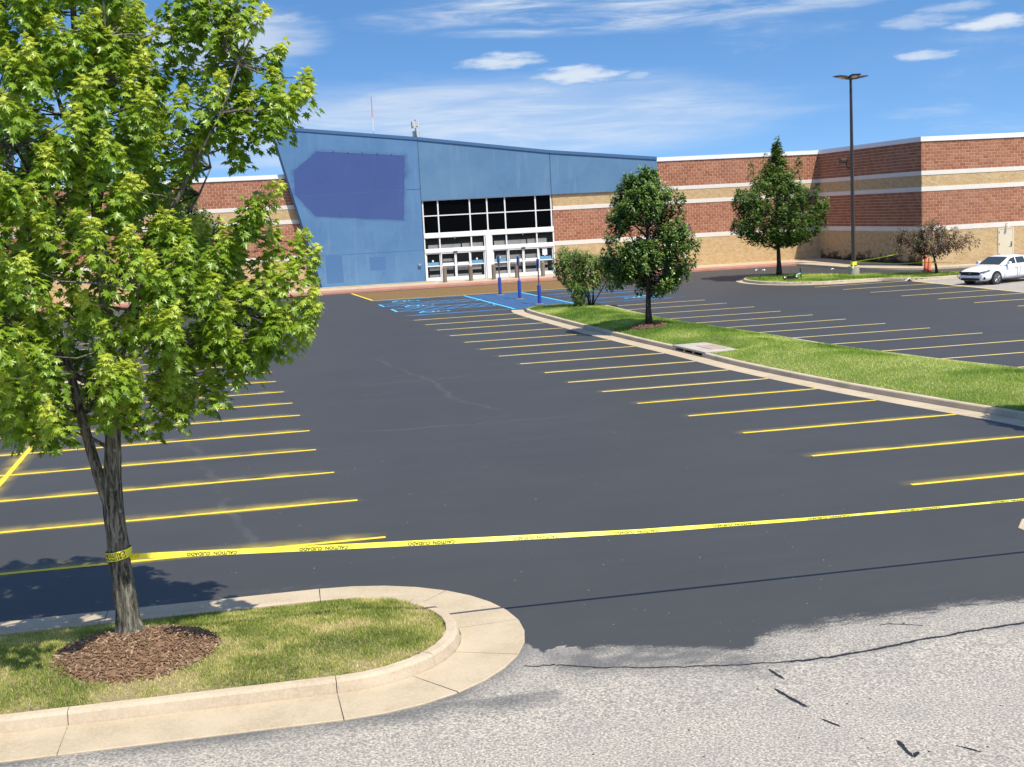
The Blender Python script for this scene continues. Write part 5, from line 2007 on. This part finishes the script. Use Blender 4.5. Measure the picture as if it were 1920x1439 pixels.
tree('plum_tree', (38.25, 68.55, gz(0, 68.5) + 0.12), 'small leaning purple plum tree with a wide sparse crown', 'tree',
     [(1.25, 0.5), (1.5, 1.5), (1.9, 2.1), (2.3, 1.9), (2.7, 1.2), (3.05, 0.3)],
     200, 34, 0.18, 0.55, LONG_T, M['purple_leaf'], M['bark_dark'], [(0, 0, -0.05), (-0.08, 0, 0.5), (-0.22, 0, 1.1), (-0.30, 0, 1.5), (-0.32, 0, 2.2), (-0.25, 0, 2.9)], 0.075, None, 0.3, 0.42, 0.45, 0.55, 0.4, 13, None, 12, 'crown', [(-2.45, 0, 1.30), (-2.35, 0.1, 1.5), (-2.15, 0, 1.6), (-1.9, 0.1, 1.5), (-2.5, 0.0, 1.75)])
tree('young_tree', (-3.95, 80.0, gz(0, 80)), 'pale green tree before the left brick bay seen behind the maple', 'tree',
     [(1.6, 0.8), (2.2, 1.8), (3.2, 2.2), (4.2, 2.0), (5.2, 1.5), (6.1, 0.9), (6.9, 0.2)],
     200, 40, 0.22, 0.65, OVAL_T, M['linden_leaf'], M['bark_dark'], [(0, 0, 0), (0, 0, 0.8), (0, 0, 1.7), (0, 0, 3.4), (0, 0, 5.2), (0, 0, 6.4)], 0.13, None, 0.3, 0.35, 0.40, 0.6, 0.6, 17)
# twin of the pear, just beyond the frame; its shade falls on the gutter
far = pear_root.copy()
COL.objects.link(far)
far.location = (18.7, 23.7, med_z(18.7, 23.7))
far['label'] = 'dense green pear tree at the near end of the median'
for ch in list(pear_root.children):
    cc = ch.copy()
    COL.objects.link(cc)
    inv_ = ch.matrix_parent_inverse.copy()
    cc.parent = far
    cc.matrix_parent_inverse = inv_
for t_ in (pear_root, far):
    t_['group'] = 'pear trees along the median'

# ---- the vine-hung shrub at the tip of the median
random.seed(31)
SB = Vector((16.0, 62.3, med_z(16.0, 62.3)))
shrub = empty('shrub', SB, 'many stemmed shrub with a hanging vine at the tip of the grass median', 'shrub')
stems = []
for k in range(6):
    a = k * 1.05
    top = SB + Vector((math.cos(a) * 0.65 + (0.35 - k * 0.1), math.sin(a) * 0.4, random.uniform(1.5, 2.2)))
    mb = MB()
    pth = branch_path(SB + Vector((math.cos(a) * 0.1, math.sin(a) * 0.1, -0.03)), top, 0.0, 5, 0.03)
    mb.tube(pth, [0.035, 0.032, 0.028, 0.022, 0.016, 0.01], 6)
    mb.build('stem', M['bark_dark'], shrub, True)
    stems += pth[3:]
tips = []
while len(tips) < 230:
    x, z = random.uniform(-1.75, 1.9), random.uniform(0.95, 3.1)
    top = np.interp(x, [-1.75, -1.3, -0.6, 0.2, 1.0, 1.9], [2.6, 3.0, 2.85, 2.6, 2.55, 1.9])
    bot = np.interp(x, [-1.75, -1.2, -0.4, 0.6, 1.3, 1.9], [1.9, 1.0, 0.95, 1.0, 1.05, 1.3])
    if not bot < z < top:
        continue
    tips.append((SB.x + x, SB.y + random.gauss(0, 0.55), SB.z + z))
arr = np.array([tuple(p) for p in stems])
mb = MB()
for t in tips:
    a = stems[int(((arr - np.array(t)) ** 2).sum(1).argmin())]
    mb.tube(branch_path(a, t, 0.05, 2, 0.05), [0.01, 0.008, 0.004], 3, 0, False)
tag(mb.build('twigs', M['bark_dark'], shrub), kind='stuff')
data = shoots(tips, lambda p: np.array([SB.x, SB.y, SB.z + 1.0]), 46, 0.17, 0.5, 0.5, LONG_T, 0.6, 0.45)
leaves_obj('foliage', data, LONG_T, M['shrub_leaf'], shrub)
vt = []
for k in range(110):
    t = random.random()
    vt.append((SB.x - 0.72 + random.gauss(0, 0.15), SB.y - 0.45 + random.gauss(0, 0.16), SB.z + 0.05 + t * 1.15))
data = shoots(vt, lambda p: np.array([SB.x - 0.6, SB.y - 0.2, p[2]]), 24, 0.15, 0.25, 1.1, LONG_T, 0.3, 0.1)
leaves_obj('vine', data, LONG_T, M['shrub_leaf'], shrub)

# ================================================================== STREET FURNITURE
def copy_thing(root, loc, label=None):
    r = root.copy()
    COL.objects.link(r)
    r.location = loc
    if label:
        r['label'] = label
    for ch in list(root.children):
        c_ = ch.copy()
        COL.objects.link(c_)
        c_.parent = r
        c_.matrix_parent_inverse = ch.matrix_parent_inverse.copy()
        for g_ in list(ch.children):
            d_ = g_.copy()
            COL.objects.link(d_)
            d_.parent = c_
    return r


# concrete bollards before the doors
bx = [12.41, 14.22, 15.84, 17.48, 19.34]
bl = ['concrete bollard before the glass doors, the one closest to the blue slanted wall', 'concrete bollard before the glass doors, second out from the blue slanted wall', 'concrete bollard standing before the white centre post of the glass doors',
      'concrete bollard before the glass doors, just past the centre post towards the red blocks', 'concrete bollard before the glass doors, the one closest to the red block wall']
zb_ = gz(0, 88.4) + 0.15
bol = empty('bollard', (bx[0], 88.4, zb_), bl[0], 'bollard', 'concrete bollards before the entrance')
mb = MB()
mb.lathe((bx[0], 88.4, zb_), [(0.145, -0.05), (0.145, 0.90), (0.135, 0.93)], 16)
mb.build('post', M['bollard'], bol, False)
mb = MB()
mb.lathe((bx[0], 88.4, zb_), [(0.150, 0.931), (0.150, 0.97), (0.125, 1.02), (0.07, 1.05), (0.0, 1.058)], 16)
mb.build('cap', M['bollard'], bol, False)
for x, l in zip(bx[1:], bl[1:]):
    copy_thing(bol, (x, 88.4, zb_), l)

# accessible parking sign posts in blue sleeves
sp = [(13.8, 75.2), (14.22, 71.4), (14.38, 66.9)]
slab_ = ['blue sleeved sign post on the painted aisle, the one nearest the store doors', 'blue sleeved sign post between the other two on the painted aisle', 'blue sleeved sign post beside the tip of the grass median']
x, y = sp[0]
post = empty('sign_post', (x, y, gz(x, y)), slab_[0], 'sign post', 'accessible parking sign posts')
mb = MB()
mb.lathe((x, y, gz(x, y)), [(0.10, -0.02), (0.10, 1.0), (0.088, 1.04), (0.04, 1.06)], 14)
mb.build('sleeve', M['sleeve'], post, False)
mb = MB()
mb.lathe((x, y, gz(x, y)), [(0.26, -0.02), (0.26, 0.02), (0.13, 0.05)], 14)
mb.build('footing', M['bollard'], post, False)
mb = MB()
mb.tube([(x, y, gz(x, y) + 1.04), (x, y, gz(x, y) + 2.4)], 0.035, 6)
mb.build('pole', M['maroon'], post)
for s_ in (-1, 1):
    mb = MB()
    mb.T = Matrix.Translation((x, y, gz(x, y) + 2.16)) @ Matrix.Rotation(math.radians(66), 4, 'Z') @ Matrix.Translation((0, s_ * 0.045, 0))
    mb.box(-0.155, 0.155, -0.006, 0.006, -0.24, 0.24)
    mb.build('sign_panel', M['sign_blue'], post)
for (x, y), l in zip(sp[1:], slab_[1:]):
    copy_thing(post, (x, y, gz(x, y)), l)

# parking lot light
lx, ly = 34.61, 71.7
lz = gz(lx, ly) + 0.12
lamp = empty('light_pole', (lx, ly, lz), 'tall dark bronze parking lot light with flat heads on a concrete footing', 'light pole')
mb = MB()
mb.lathe((lx, ly, lz), [(0.33, -0.1), (0.33, 0.50), (0.315, 0.53), (0.0, 0.532)], 20)
mb.build('footing', M['concrete_grey'], lamp)
mb = MB()
mb.lathe((lx, ly, lz), [(0.21, 0.535), (0.21, 0.58), (0.13, 0.66)], 4)
mb.build('base_cover', M['bronze'], lamp)
mb = MB()
mb.tube([(lx, ly, lz + 0.6), (lx, ly, lz + 6), (lx, ly, lz + 11.5)], [0.135, 0.115, 0.085], 4)
mb.build('pole', M['bronze'], lamp)
for ang in (198, 262, 18):
    a = math.radians(ang)
    Tm = Matrix.Translation((lx, ly, lz + 11.42)) @ Matrix.Rotation(a, 4, 'Z') @ Matrix.Rotation(math.radians(-6), 4, 'Y')
    mb = MB(); mb.T = Tm
    mb.box(0.08, 0.42, -0.05, 0.05, -0.04, 0.06)
    mb.build('arm', M['bronze'], lamp)
    mb = MB(); mb.T = Tm
    mb.prism([(0.38, -0.02), (1.12, 0.03), (1.20, 0.06), (1.05, 0.11), (0.5, 0.13), (0.38, 0.10)], -0.24, 0.24)
    hd = mb.build('lamp_head', M['bronze'], lamp)
    mb = MB(); mb.T = Tm
    mb.add([(0.5, -0.18, -0.022), (1.0, -0.18, 0.012), (1.0, 0.18, 0.012), (0.5, 0.18, -0.022)], [(0, 1, 2, 3)])
    mb.build('lens', M['lens'], hd)


def ribbon(mb, pts, width, n=80, twist=None, sag=0.0, up=(0, 0.33, 0.94)):
    """tape band through points; returns the sampled frames"""
    P = [Vector(p) for p in pts]
    acc = [0.0]
    for a, b in zip(P[:-1], P[1:]):
        acc.append(acc[-1] + (b - a).length)
    out = []
    for i in range(n + 1):
        s_ = acc[-1] * i / n
        k = min(max(int(np.searchsorted(acc, s_)) - 1, 0), len(P) - 2)
        t = (s_ - acc[k]) / max(1e-6, acc[k + 1] - acc[k])
        q = P[k].lerp(P[k + 1], t)
        q.z -= sag * math.sin(math.pi * i / n)
        out.append((s_, q))
    V = []
    fr = []
    for i, (s_, q) in enumerate(out):
        d = (out[min(i + 1, n)][1] - out[max(i - 1, 0)][1]).normalized()
        u = Vector(up)
        u = (u - d * u.dot(d)).normalized()
        tw_ = twist(s_) if twist else 0.0
        u = Matrix.Rotation(tw_, 3, d) @ u
        fr.append((s_, q, d, u))
        V += [q - u * width / 2, q, q + u * width / 2]
    Fc = []
    for i in range(n):
        Fc += [(i * 3, (i + 1) * 3, (i + 1) * 3 + 1, i * 3 + 1), (i * 3 + 1, (i + 1) * 3 + 1, (i + 1) * 3 + 2, i * 3 + 2)]
    mb.add([tuple(v) for v in V], Fc)
    return fr


_tx = {}


def text_mesh(body, size):
    if (body, size) in _tx:
        return _tx[body, size]
    cu = bpy.data.curves.new('lettering', 'FONT')
    cu.body = body
    cu.size = size
    cu.offset = size * 0.022
    cu.resolution_u = 3
    ob = bpy.data.objects.new('lettering', cu)
    COL.objects.link(ob)
    dg = bpy.context.evaluated_depsgraph_get()
    dg.update()
    me_ = ob.evaluated_get(dg).to_mesh()
    vs = [tuple(v.co) for v in me_.vertices]
    fs = [tuple(p.vertices) for p in me_.polygons]
    ob.evaluated_get(dg).to_mesh_clear()
    bpy.data.objects.remove(ob)
    bpy.data.curves.remove(cu)
    _tx[body, size] = (vs, fs)
    return vs, fs


# caution tape wound round the maple and strung across the drive aisle
TW = 0.068
tpath = [(-1.86, 16.30, 1.575), (0.48, 16.36, 1.43), (2.57, 16.41, 1.315), (4.77, 16.46, 1.20), (7.10, 16.49, 1.13), (8.71, 16.5, 1.105), (10.55, 16.5, 1.09), (14.0, 16.5, 1.12), (17.0, 16.5, 1.18)]
tape = empty('caution_tape', (-1.86, 16.30, 1.575), 'long yellow caution tape tied to the maple trunk and strung across the drive aisle', 'caution tape')
mb = MB()
twf = lambda s_: 0.07 * math.sin(s_ * 0.9 + 0.4) + 0.05 * math.sin(s_ * 3.7) - min(1.02, max(0, (s_ - 4.0) * 0.2)) + 0.8 * max(0, 1 - s_ / 0.35)
fr = ribbon(mb, tpath, TW, 160, twf)
mb.build('tape_band', M['tape'], tape)
stot = fr[-1][0]
period = 1.40
sarr = [f[0] for f in fr]
s_end = 1.30
while s_end < stot - 0.8:
    for word, o0, wl in (('CAUTION', 0.0, 0.29), ('CUIDADO', 0.33, 0.29)):
        vs, fs = text_mesh(word, 0.054)
        wid = max(v[0] for v in vs)
        mbt = MB()
        nv = []
        for (tx_, ty_, _) in vs:
            s_ = s_end - o0 - tx_ * (wl / wid)
            i = min(max(int(np.searchsorted(sarr, s_)), 1), len(fr) - 1)
            t = (s_ - fr[i - 1][0]) / (fr[i][0] - fr[i - 1][0])
            q = fr[i - 1][1].lerp(fr[i][1], t)
            u = fr[i - 1][3].lerp(fr[i][3], t).normalized()
            d = fr[i][2]
            nrm_ = d.cross(u).normalized()
            if nrm_.dot(Vector((0, 0, 5.59)) - q) < 0:
                nrm_ = -nrm_
            nv.append(tuple(q - u * (ty_ - 0.010) + nrm_ * 0.004))
        mbt.add(nv, fs)
        mbt.build('lettering', M['ink'], tape)
    s_end += period
# the turns round the trunk, lettering upside down as on the tape
zt = 1.60


def trunk_c(z):
    h = z - TB.z
    i = min(max(int(np.searchsorted(tz, h)), 1), len(tz) - 1)
    t = (h - tz[i - 1]) / (tz[i] - tz[i - 1])
    return tpts[i - 1].lerp(tpts[i], t), tr_[i - 1] + (tr_[i] - tr_[i - 1]) * t


cc0, rr0 = trunk_c(zt)


def wrap_pt(th, z, r):
    cc_, _ = trunk_c(z)
    tilt = 0.16 * r * math.cos(th) + 0.0
    return (cc_.x + r * math.cos(th), cc_.y + r * math.sin(th), z + tilt)


for j, (zz, r_) in enumerate(((zt - 0.032, rr0 + 0.024), (zt + 0.012, rr0 + 0.030))):
    mb = MB()
    n = 48
    V = []
    for k in range(n):
        th = 2 * math.pi * k / n
        V += [wrap_pt(th, zz - TW / 2, r_), wrap_pt(th, zz + TW / 2, r_)]
    mb.add(V, [(k * 2, (k + 1) % n * 2, (k + 1) % n * 2 + 1, k * 2 + 1) for k in range(n)])
    mb.build('wrap', M['tape'], tape, True)
    vs2, fs2 = text_mesh('CAUTION', 0.066)
    mbt = MB()
    th0 = math.radians(-52 - j * 4)
    # advance runs from the aisle side of the trunk to the other, upside down
    nv = [wrap_pt(th0 - tx_ / r_ * 0.95, zz + 0.023 - ty_, r_ + 0.0025) for (tx_, ty_, _) in vs2]
    mbt.add(nv, fs2)
    mbt.build('lettering', M['ink'], tape)
# knot
mb = MB()
kx, ky, kz = -1.83, 16.27, 1.575
for ph_ in (0.3, 1.6, 2.7):
    loop_ = [(kx + 0.03 + 0.045 * math.cos(t + ph_), ky - 0.02 + 0.03 * math.sin(t), kz + 0.028 * math.sin(t * 1.5 + ph_)) for t in np.linspace(0, 5.2, 12)]
    ribbon(mb, loop_, 0.045, 14, None, 0, (0.3, -0.5, 0.8))
mb.build('knot', M['tape'], tape)

# tape from the light pole to the plum tree
tape2 = empty('caution_tape', (lx, ly, lz + 0.7), 'thin yellow caution tape wound on the light pole base and rising to the plum tree', 'caution tape')
mb = MB()
ribbon(mb, [(lx + 0.15, ly - 0.1, lz + 0.80), (35.3, 70.1, lz + 1.0), (35.85, 68.6, 2.02)], 0.05, 30, lambda s_: 0.5 * math.sin(s_ * 1.4))
ribbon(mb, [(lx + 0.15, ly - 0.1, lz + 0.72), (36.6, 69.6, lz + 0.62), (38.06, 68.5, lz + 0.66)], 0.05, 24, lambda s_: 0.9)
mb.build('tape_band', M['tape'], tape2)
mb = MB()
for zz in (0.66, 0.73, 0.79):
    ribbon(mb, [(lx + 0.19 * math.cos(t), ly + 0.19 * math.sin(t), lz + zz + 0.03 * math.sin(t)) for t in np.linspace(0, 6.3, 14)], 0.09, 20, None, 0, (0, 0, 1))
ribbon(mb, [(lx - 0.1, ly - 0.2, lz + 0.74), (lx - 0.16, ly - 0.30, lz + 0.60), (lx - 0.22, ly - 0.35, lz + 0.42)], 0.07, 8, None, 0, (1, 0, 0.2))
mb.build('wrap', M['tape'], tape2)
# tape from the plum tree past the car
tape3 = empty('caution_tape', (38.1, 68.5, 1.35), 'sagging caution tape running from the plum tree trunk past the parked white car', 'caution tape')
mb = MB()
ribbon(mb, [(38.12, 68.45, 1.40), (38.6, 64.0, 1.52), (39.2, 59.0, 1.50), (40.2, 52.0, 1.35)], 0.06, 40, lambda s_: 1.15, 0.12)
mb.build('tape_band', M['tape'], tape3)
mb = MB()
ribbon(mb, [(38.07 + 0.095 * math.cos(t), 68.55 + 0.095 * math.sin(t), 1.42 + 0.02 * math.sin(t)) for t in np.linspace(0, 6.3, 14)], 0.075, 16, None, 0, (0, 0, 1))
mb.build('wrap', M['tape'], tape3)

# cones
cz = gz(39.6, 72.3)
cone = empty('traffic_cone', (39.75, 72.6, cz), 'tall slim orange traffic cone, the taller of two behind the plum tree', 'traffic cone', 'orange cones by the plum tree')
mb = MB()
mb.lathe((39.75, 72.6, cz), [(0.135, 0.04), (0.11, 0.25), (0.055, 1.06), (0.045, 1.10), (0.0, 1.105)], 16)
mb.build('cone_body', M['cone'], cone, True)
mb = MB()
mb.bbox(39.55, 39.95, 72.4, 72.8, cz, cz + 0.045, 0.01)
mb.build('base', M['rubber'], cone)
c2 = copy_thing(cone, (39.75, 71.6, cz - 0.01), 'shorter orange traffic cone standing in front of the taller one by the plum tree')
c2.location = (39.38, 71.5, gz(0, 71.5))
c2.scale = (1.05, 1.05, 0.80)

# scooter lying on the grass
sx, sy, sz = 29.6, 70.3, gz(0, 70.3) + 0.15
sco = empty('kick_scooter', (sx, sy, sz), 'mint and black kick scooter lying on its side on the lamp island grass', 'scooter')
Ts = Matrix.Translation((sx, sy, sz + 0.12)) @ Matrix.Rotation(math.radians(32), 4, 'Z')
mb = MB(); mb.T = Ts
mb.tube([(0.18, 0, 0.02), (0.62, 0, 0.05), (1.12, 0, 0.12), (1.65, 0, 0.20)], 0.028, 8)
mb.build('steering_stem', M['mint'], sco)
mb = MB(); mb.T = Ts
mb.tube([(1.66, -0.05, -0.16), (1.68, 0, 0.2), (1.66, 0.02, 0.52)], 0.03, 8)
mb.build('handlebar', M['black'], sco)
mb = MB(); mb.T = Ts
mb.box(-0.05, 0.75, -0.32, -0.25, -0.03, 0.16)
mb.tube([(0.18, 0, 0.02), (0.05, -0.15, 0.04), (0.0, -0.28, 0.06)], 0.035, 8)
mb.build('deck', M['black'], sco)
for wx_, wy_ in ((0.0, -0.02), (0.78, -0.29)):
    mb = MB(); mb.T = Ts @ Matrix.Translation((wx_ - 0.02, wy_ - 0.02, 0.07)) @ Matrix.Rotation(math.radians(62), 4, 'X')
    mb.lathe((0, 0, -0.03), [(0.07, 0), (0.13, 0.0), (0.15, 0.03), (0.13, 0.06), (0.07, 0.06)], 16)
    wl_ = mb.build('wheel', M['rubber'], sco, False)
    mb = MB(); mb.T = Ts @ Matrix.Translation((wx_ - 0.02, wy_ - 0.02, 0.07)) @ Matrix.Rotation(math.radians(62), 4, 'X')
    mb.lathe((0, 0, -0.035), [(0.0, 0), (0.06, 0), (0.06, 0.07), (0.0, 0.07)], 10)
    mb.build('hub', M['band'], wl_)

# scraps of litter
for i, (x, y, l, s_) in enumerate(((32.78, 82.4, 'white paper scrap on the asphalt left of the lamp island tree trunk', 0.10), (33.1, 82.0, 'smaller white scrap just right of another scrap by the lamp island tree', 0.09),
                                   (36.6, 78.9, 'crumpled white scrap on the asphalt behind the light pole', 0.10), (35.3, 66.35, 'white crumpled bag at the low kerb near the parked car', 0.15))):
    mb = MB()
    random.seed(50 + i)
    n = 5
    for a in range(n):
        for b in range(n):
            mb.v.append((x + (a / 4 - .5) * s_ * 2.2 + random.uniform(-.3, .3) * s_, y + (b / 4 - .5) * s_ * 1.6 + random.uniform(-.3, .3) * s_, gz(x, y) + 0.02 + random.uniform(0, 1) * s_ * 1.1 * (0 < a < 4)))
    for a in range(n - 1):
        for b in range(n - 1):
            mb.f.append((a * n + b, (a + 1) * n + b, (a + 1) * n + b + 1, a * n + b + 1)); mb.m.append(0)
    tag(mb.build('litter_scrap', M['paper']), l, 'litter', 'white litter scraps')

# ================================================================== WHITE SEDAN
random.seed(3)
CF = Vector((35.97, 61.15, gz(0, 62) + 0.0))
rear = Vector((0.943, 0.33, 0)).normalized()
latv = Vector((-rear.y, rear.x, 0))                        # towards the far side
Tc = Matrix(((rear.x, latv.x, 0, CF.x), (rear.y, latv.y, 0, CF.y), (0, 0, 1, CF.z), (0, 0, 0, 1)))
carr = empty('parked_car', CF, 'white sedan with dark alloy wheels stopped on the pale asphalt by the plum tree', 'car')
st = [  # s, halfwidth, z bottom, z shoulder, z top, crown half
    (0.00, 0.62, 0.30, 0.60, 0.66), (0.06, 0.76, 0.22, 0.63, 0.72), (0.22, 0.85, 0.19, 0.67, 0.78), (0.55, 0.895, 0.18, 0.74, 0.86), (0.95, 0.905, 0.20, 0.80, 0.915),
    (1.30, 0.905, 0.20, 0.84, 0.955), (1.60, 0.90, 0.20, 0.865, 0.985), (2.2, 0.90, 0.20, 0.885, 0.99), (3.0, 0.90, 0.20, 0.91, 1.01), (3.6, 0.905, 0.20, 0.935, 1.04),
    (4.1, 0.895, 0.22, 0.96, 1.07), (4.45, 0.85, 0.26, 0.97, 1.09), (4.60, 0.76, 0.34, 0.90, 1.02), (4.66, 0.66, 0.45, 0.80, 0.90)]
V, Fc = [], []
for (s_, hw, zb0, zs, zt_) in st:
    ring2 = [(0, zb0), (hw * 0.8, zb0), (hw * 0.97, zb0 + 0.10), (hw, (zb0 + zs) / 2 - 0.02), (hw * 0.985, zs - 0.09), (hw * 0.95, zs), (hw * 0.80, zt_ - 0.025), (hw * 0.45, zt_), (0, zt_ + 0.006)]
    full_ = ring2 + [(-a, b) for a, b in reversed(ring2[1:-1])]
    V += [(s_, a, b) for a, b in full_]
m = 16
for i in range(len(st) - 1):
    for k in range(m):
        k2 = (k + 1) % m
        Fc.append((i * m + k, i * m + k2, (i + 1) * m + k2, (i + 1) * m + k))
Fc.append(tuple(range(m - 1, -1, -1)))
Fc.append(tuple((len(st) - 1) * m + k for k in range(m)))
mb = MB(); mb.T = Tc
mb.add(V, Fc)
body = mb.build('body', M['car'], carr, True)
sub = body.modifiers.new('round', 'SUBSURF'); sub.levels = 1; sub.render_levels = 2
gh = [(1.42, 0.74, 0.93, 0.965), (1.75, 0.735, 0.93, 1.13), (2.18, 0.69, 0.93, 1.345), (2.5, 0.66, 0.93, 1.405), (3.0, 0.64, 0.93, 1.415), (3.45, 0.63, 0.93, 1.37), (3.9, 0.63, 0.95, 1.23), (4.28, 0.62, 1.0, 1.085)]
V, Fc = [], []
for (s_, hw, zb0, zt_) in gh:
    wb = 0.83
    ring2 = [(wb, zb0), (wb + (hw - wb) * 0.86, zb0 + (zt_ - zb0) * 0.86), (hw * 0.90, zt_ - 0.012), (hw * 0.5, zt_), (-hw * 0.5, zt_), (-hw * 0.90, zt_ - 0.012), (-(wb + (hw - wb) * 0.86), zb0 + (zt_ - zb0) * 0.86), (-wb, zb0)]
    V += [(s_, a, b) for a, b in ring2]
m = 8
for i in range(len(gh) - 1):
    for k in range(m - 1):
        Fc.append((i * m + k, i * m + k + 1, (i + 1) * m + k + 1, (i + 1) * m + k))
Fc.append(tuple(range(m)))
Fc.append(tuple((len(gh) - 1) * m + k for k in range(m)))
mb = MB(); mb.T = Tc
mb.add(V, Fc)
mb.build('roof', M['car'], carr, True)
# glass: windscreen and side windows laid just proud of the cabin
def gp(s_, frac):
    ss = [g_[0] for g_ in gh]
    hw = np.interp(s_, ss, [g_[1] for g_ in gh]); zt_ = np.interp(s_, ss, [g_[3] for g_ in gh]); zb0 = np.interp(s_, ss, [g_[2] for g_ in gh])
    return (0.83 + (hw - 0.83) * frac, zb0 + (zt_ - zb0) * frac)


mb = MB(); mb.T = Tc
V = []
for s_ in (1.47, 1.62, 1.80, 2.0, 2.16):
    zt_ = np.interp(s_, [g_[0] for g_ in gh], [g_[3] for g_ in gh])
    hw = np.interp(s_, [g_[0] for g_ in gh], [g_[1] for g_ in gh]) * 0.88
    V += [(s_ - 0.02, a * hw, zt_ + 0.014 - 0.012 * abs(a) ** 3) for a in (-1, -0.5, 0, 0.5, 1)]
mb.add(V, [(i * 5 + k, i * 5 + k + 1, (i + 1) * 5 + k + 1, (i + 1) * 5 + k) for i in range(4) for k in range(4)])
mb.build('windscreen', M['car_glass'], carr, True)
for sd_ in (-1, 1):
    for (a0, a1, a2, a3) in ((1.78, 2.14, 2.52, 2.52), (2.60, 2.60, 3.25, 3.30), (3.36, 3.33, 3.52, 3.78)):
        mb = MB(); mb.T = Tc
        q = []
        for s_, frc in ((a0, 0.13), (a1, 0.82), (a2, 0.83), (a3, 0.13)):
            yy_, zz_ = gp(s_, frc)
            q.append((s_, sd_ * (yy_ + 0.012), max(zz_, 1.0)))
        mb.add(q, [(0, 1, 2, 3)])
        mb.build('side_window', M['car_glass'], carr)
    mb = MB(); mb.T = Tc
    mb.bbox(1.72, 1.90, sd_ * 0.98 - 0.10, sd_ * 0.98 + 0.10, 0.98, 1.12, 0.03)
    mb.build('wing_mirror', M['car'], carr)
    # headlight
    mb = MB(); mb.T = Tc
    hl = [(0.035, 0.60, 0.615), (0.13, 0.80, 0.66), (0.42, 0.875, 0.735), (0.62, 0.885, 0.79), (0.50, 0.85, 0.80), (0.20, 0.78, 0.735), (0.045, 0.58, 0.685)]
    mb.add([(a - 0.012, sd_ * (b + 0.012), c_) for a, b, c_ in hl], [tuple(range(7))])
    mb.build('headlight', M['headlight'], carr)
    mb = MB(); mb.T = Tc
    mb.add([(0.03, sd_ * 0.56, 0.30), (0.16, sd_ * 0.855, 0.29), (0.14, sd_ * 0.85, 0.43), (0.02, sd_ * 0.60, 0.40)], [(0, 1, 2, 3)])
    mb.build('fog_lamp_recess', M['black'], carr)
    for wx_ in (0.95, 3.65):
        mb = MB(); mb.T = Tc @ Matrix.Translation((wx_, sd_ * 0.80, 0.325)) @ Matrix.Rotation(math.radians(90), 4, 'X')
        mb.lathe((0, 0, -0.118), [(0.375, 0.0), (0.375, 0.236)], 28)
        mb.build('wheel_arch', M['black'], carr, False)
        mb = MB(); mb.T = Tc @ Matrix.Translation((wx_, sd_ * 0.80, 0.325)) @ Matrix.Rotation(math.radians(90), 4, 'X')
        mb.lathe((0, 0, -0.128), [(0.235, 0.0), (0.30, 0.0), (0.325, 0.03), (0.325, 0.226), (0.30, 0.256), (0.235, 0.256)], 28)
        whl = mb.build('wheel', M['rubber'], carr, False)
        mb = MB(); mb.T = Tc @ Matrix.Translation((wx_, sd_ * 0.80, 0.325)) @ Matrix.Rotation(math.radians(90), 4, 'X')
        for k in range(5):
            t = 2 * math.pi * k / 5 + 0.3
            for dt in (-0.16, 0.16):
                p0 = (0.05 * math.cos(t), 0.05 * math.sin(t), -sd_ * 0.135)
                p1 = (0.235 * math.cos(t + dt), 0.235 * math.sin(t + dt), -sd_ * 0.131)
                mb.tube([p0, p1], [0.028, 0.018], 4)
        mb.lathe((0, 0, -sd_ * 0.135 - 0.008), [(0.0, 0), (0.06, 0), (0.06, 0.016), (0.0, 0.016)], 12)
        mb.lathe((0, 0, -sd_ * 0.131 - 0.006), [(0.222, 0), (0.242, 0), (0.242, 0.012), (0.222, 0.012)], 28)
        mb.build('rim', M['alloy'], whl)
    for a in (1.58, 2.56, 3.42):
        mb = MB(); mb.T = Tc
        mb.box(a - 0.006, a + 0.006, sd_ * 0.898, sd_ * 0.908, 0.34, 0.86)
        mb.build('door_gap', M['black'], carr)
    for a in (2.35, 3.2):
        mb = MB(); mb.T = Tc
        mb.box(a, a + 0.2, min(sd_ * 0.90, sd_ * 0.925), max(sd_ * 0.90, sd_ * 0.925), 0.79, 0.82)
        mb.build('door_handle', M['car'], carr)
    mb = MB(); mb.T = Tc
    mb.box(1.35, 3.25, min(sd_ * 0.86, sd_ * 0.90), max(sd_ * 0.86, sd_ * 0.90), 0.185, 0.235)
    mb.build('sill_trim', M['black'], carr)
mb = MB(); mb.T = Tc
mb.add([(-0.012, -0.58, 0.52), (-0.025, 0, 0.50), (-0.012, 0.58, 0.52), (0.01, 0.66, 0.63), (-0.02, 0.55, 0.685), (-0.03, 0, 0.695), (-0.02, -0.55, 0.685), (0.01, -0.66, 0.63)], [(0, 1, 5, 6), (1, 2, 4, 5), (0, 6, 7), (2, 3, 4)])
gr_ = mb.build('grille', M['black'], carr)
mb = MB(); mb.T = Tc
mb.box(-0.04, -0.026, -0.055, -0.035, 0.56, 0.65)
mb.box(-0.04, -0.026, 0.035, 0.055, 0.56, 0.65)
mb.box(-0.04, -0.026, -0.035, 0.035, 0.595, 0.615)
mb.build('emblem', M['chrome'], gr_)
mb = MB(); mb.T = Tc
mb.add([(0.0, -0.62, 0.25), (-0.02, 0, 0.23), (0.0, 0.62, 0.25), (-0.01, 0.60, 0.36), (-0.03, 0, 0.37), (-0.01, -0.60, 0.36)], [(0, 1, 4, 5), (1, 2, 3, 4)])
mb.build('lower_intake', M['black'], carr)
mb = MB(); mb.T = Tc
mb.box(-0.045, -0.032, -0.16, 0.16, 0.385, 0.495)
mb.build('number_plate', M['paper'], carr)
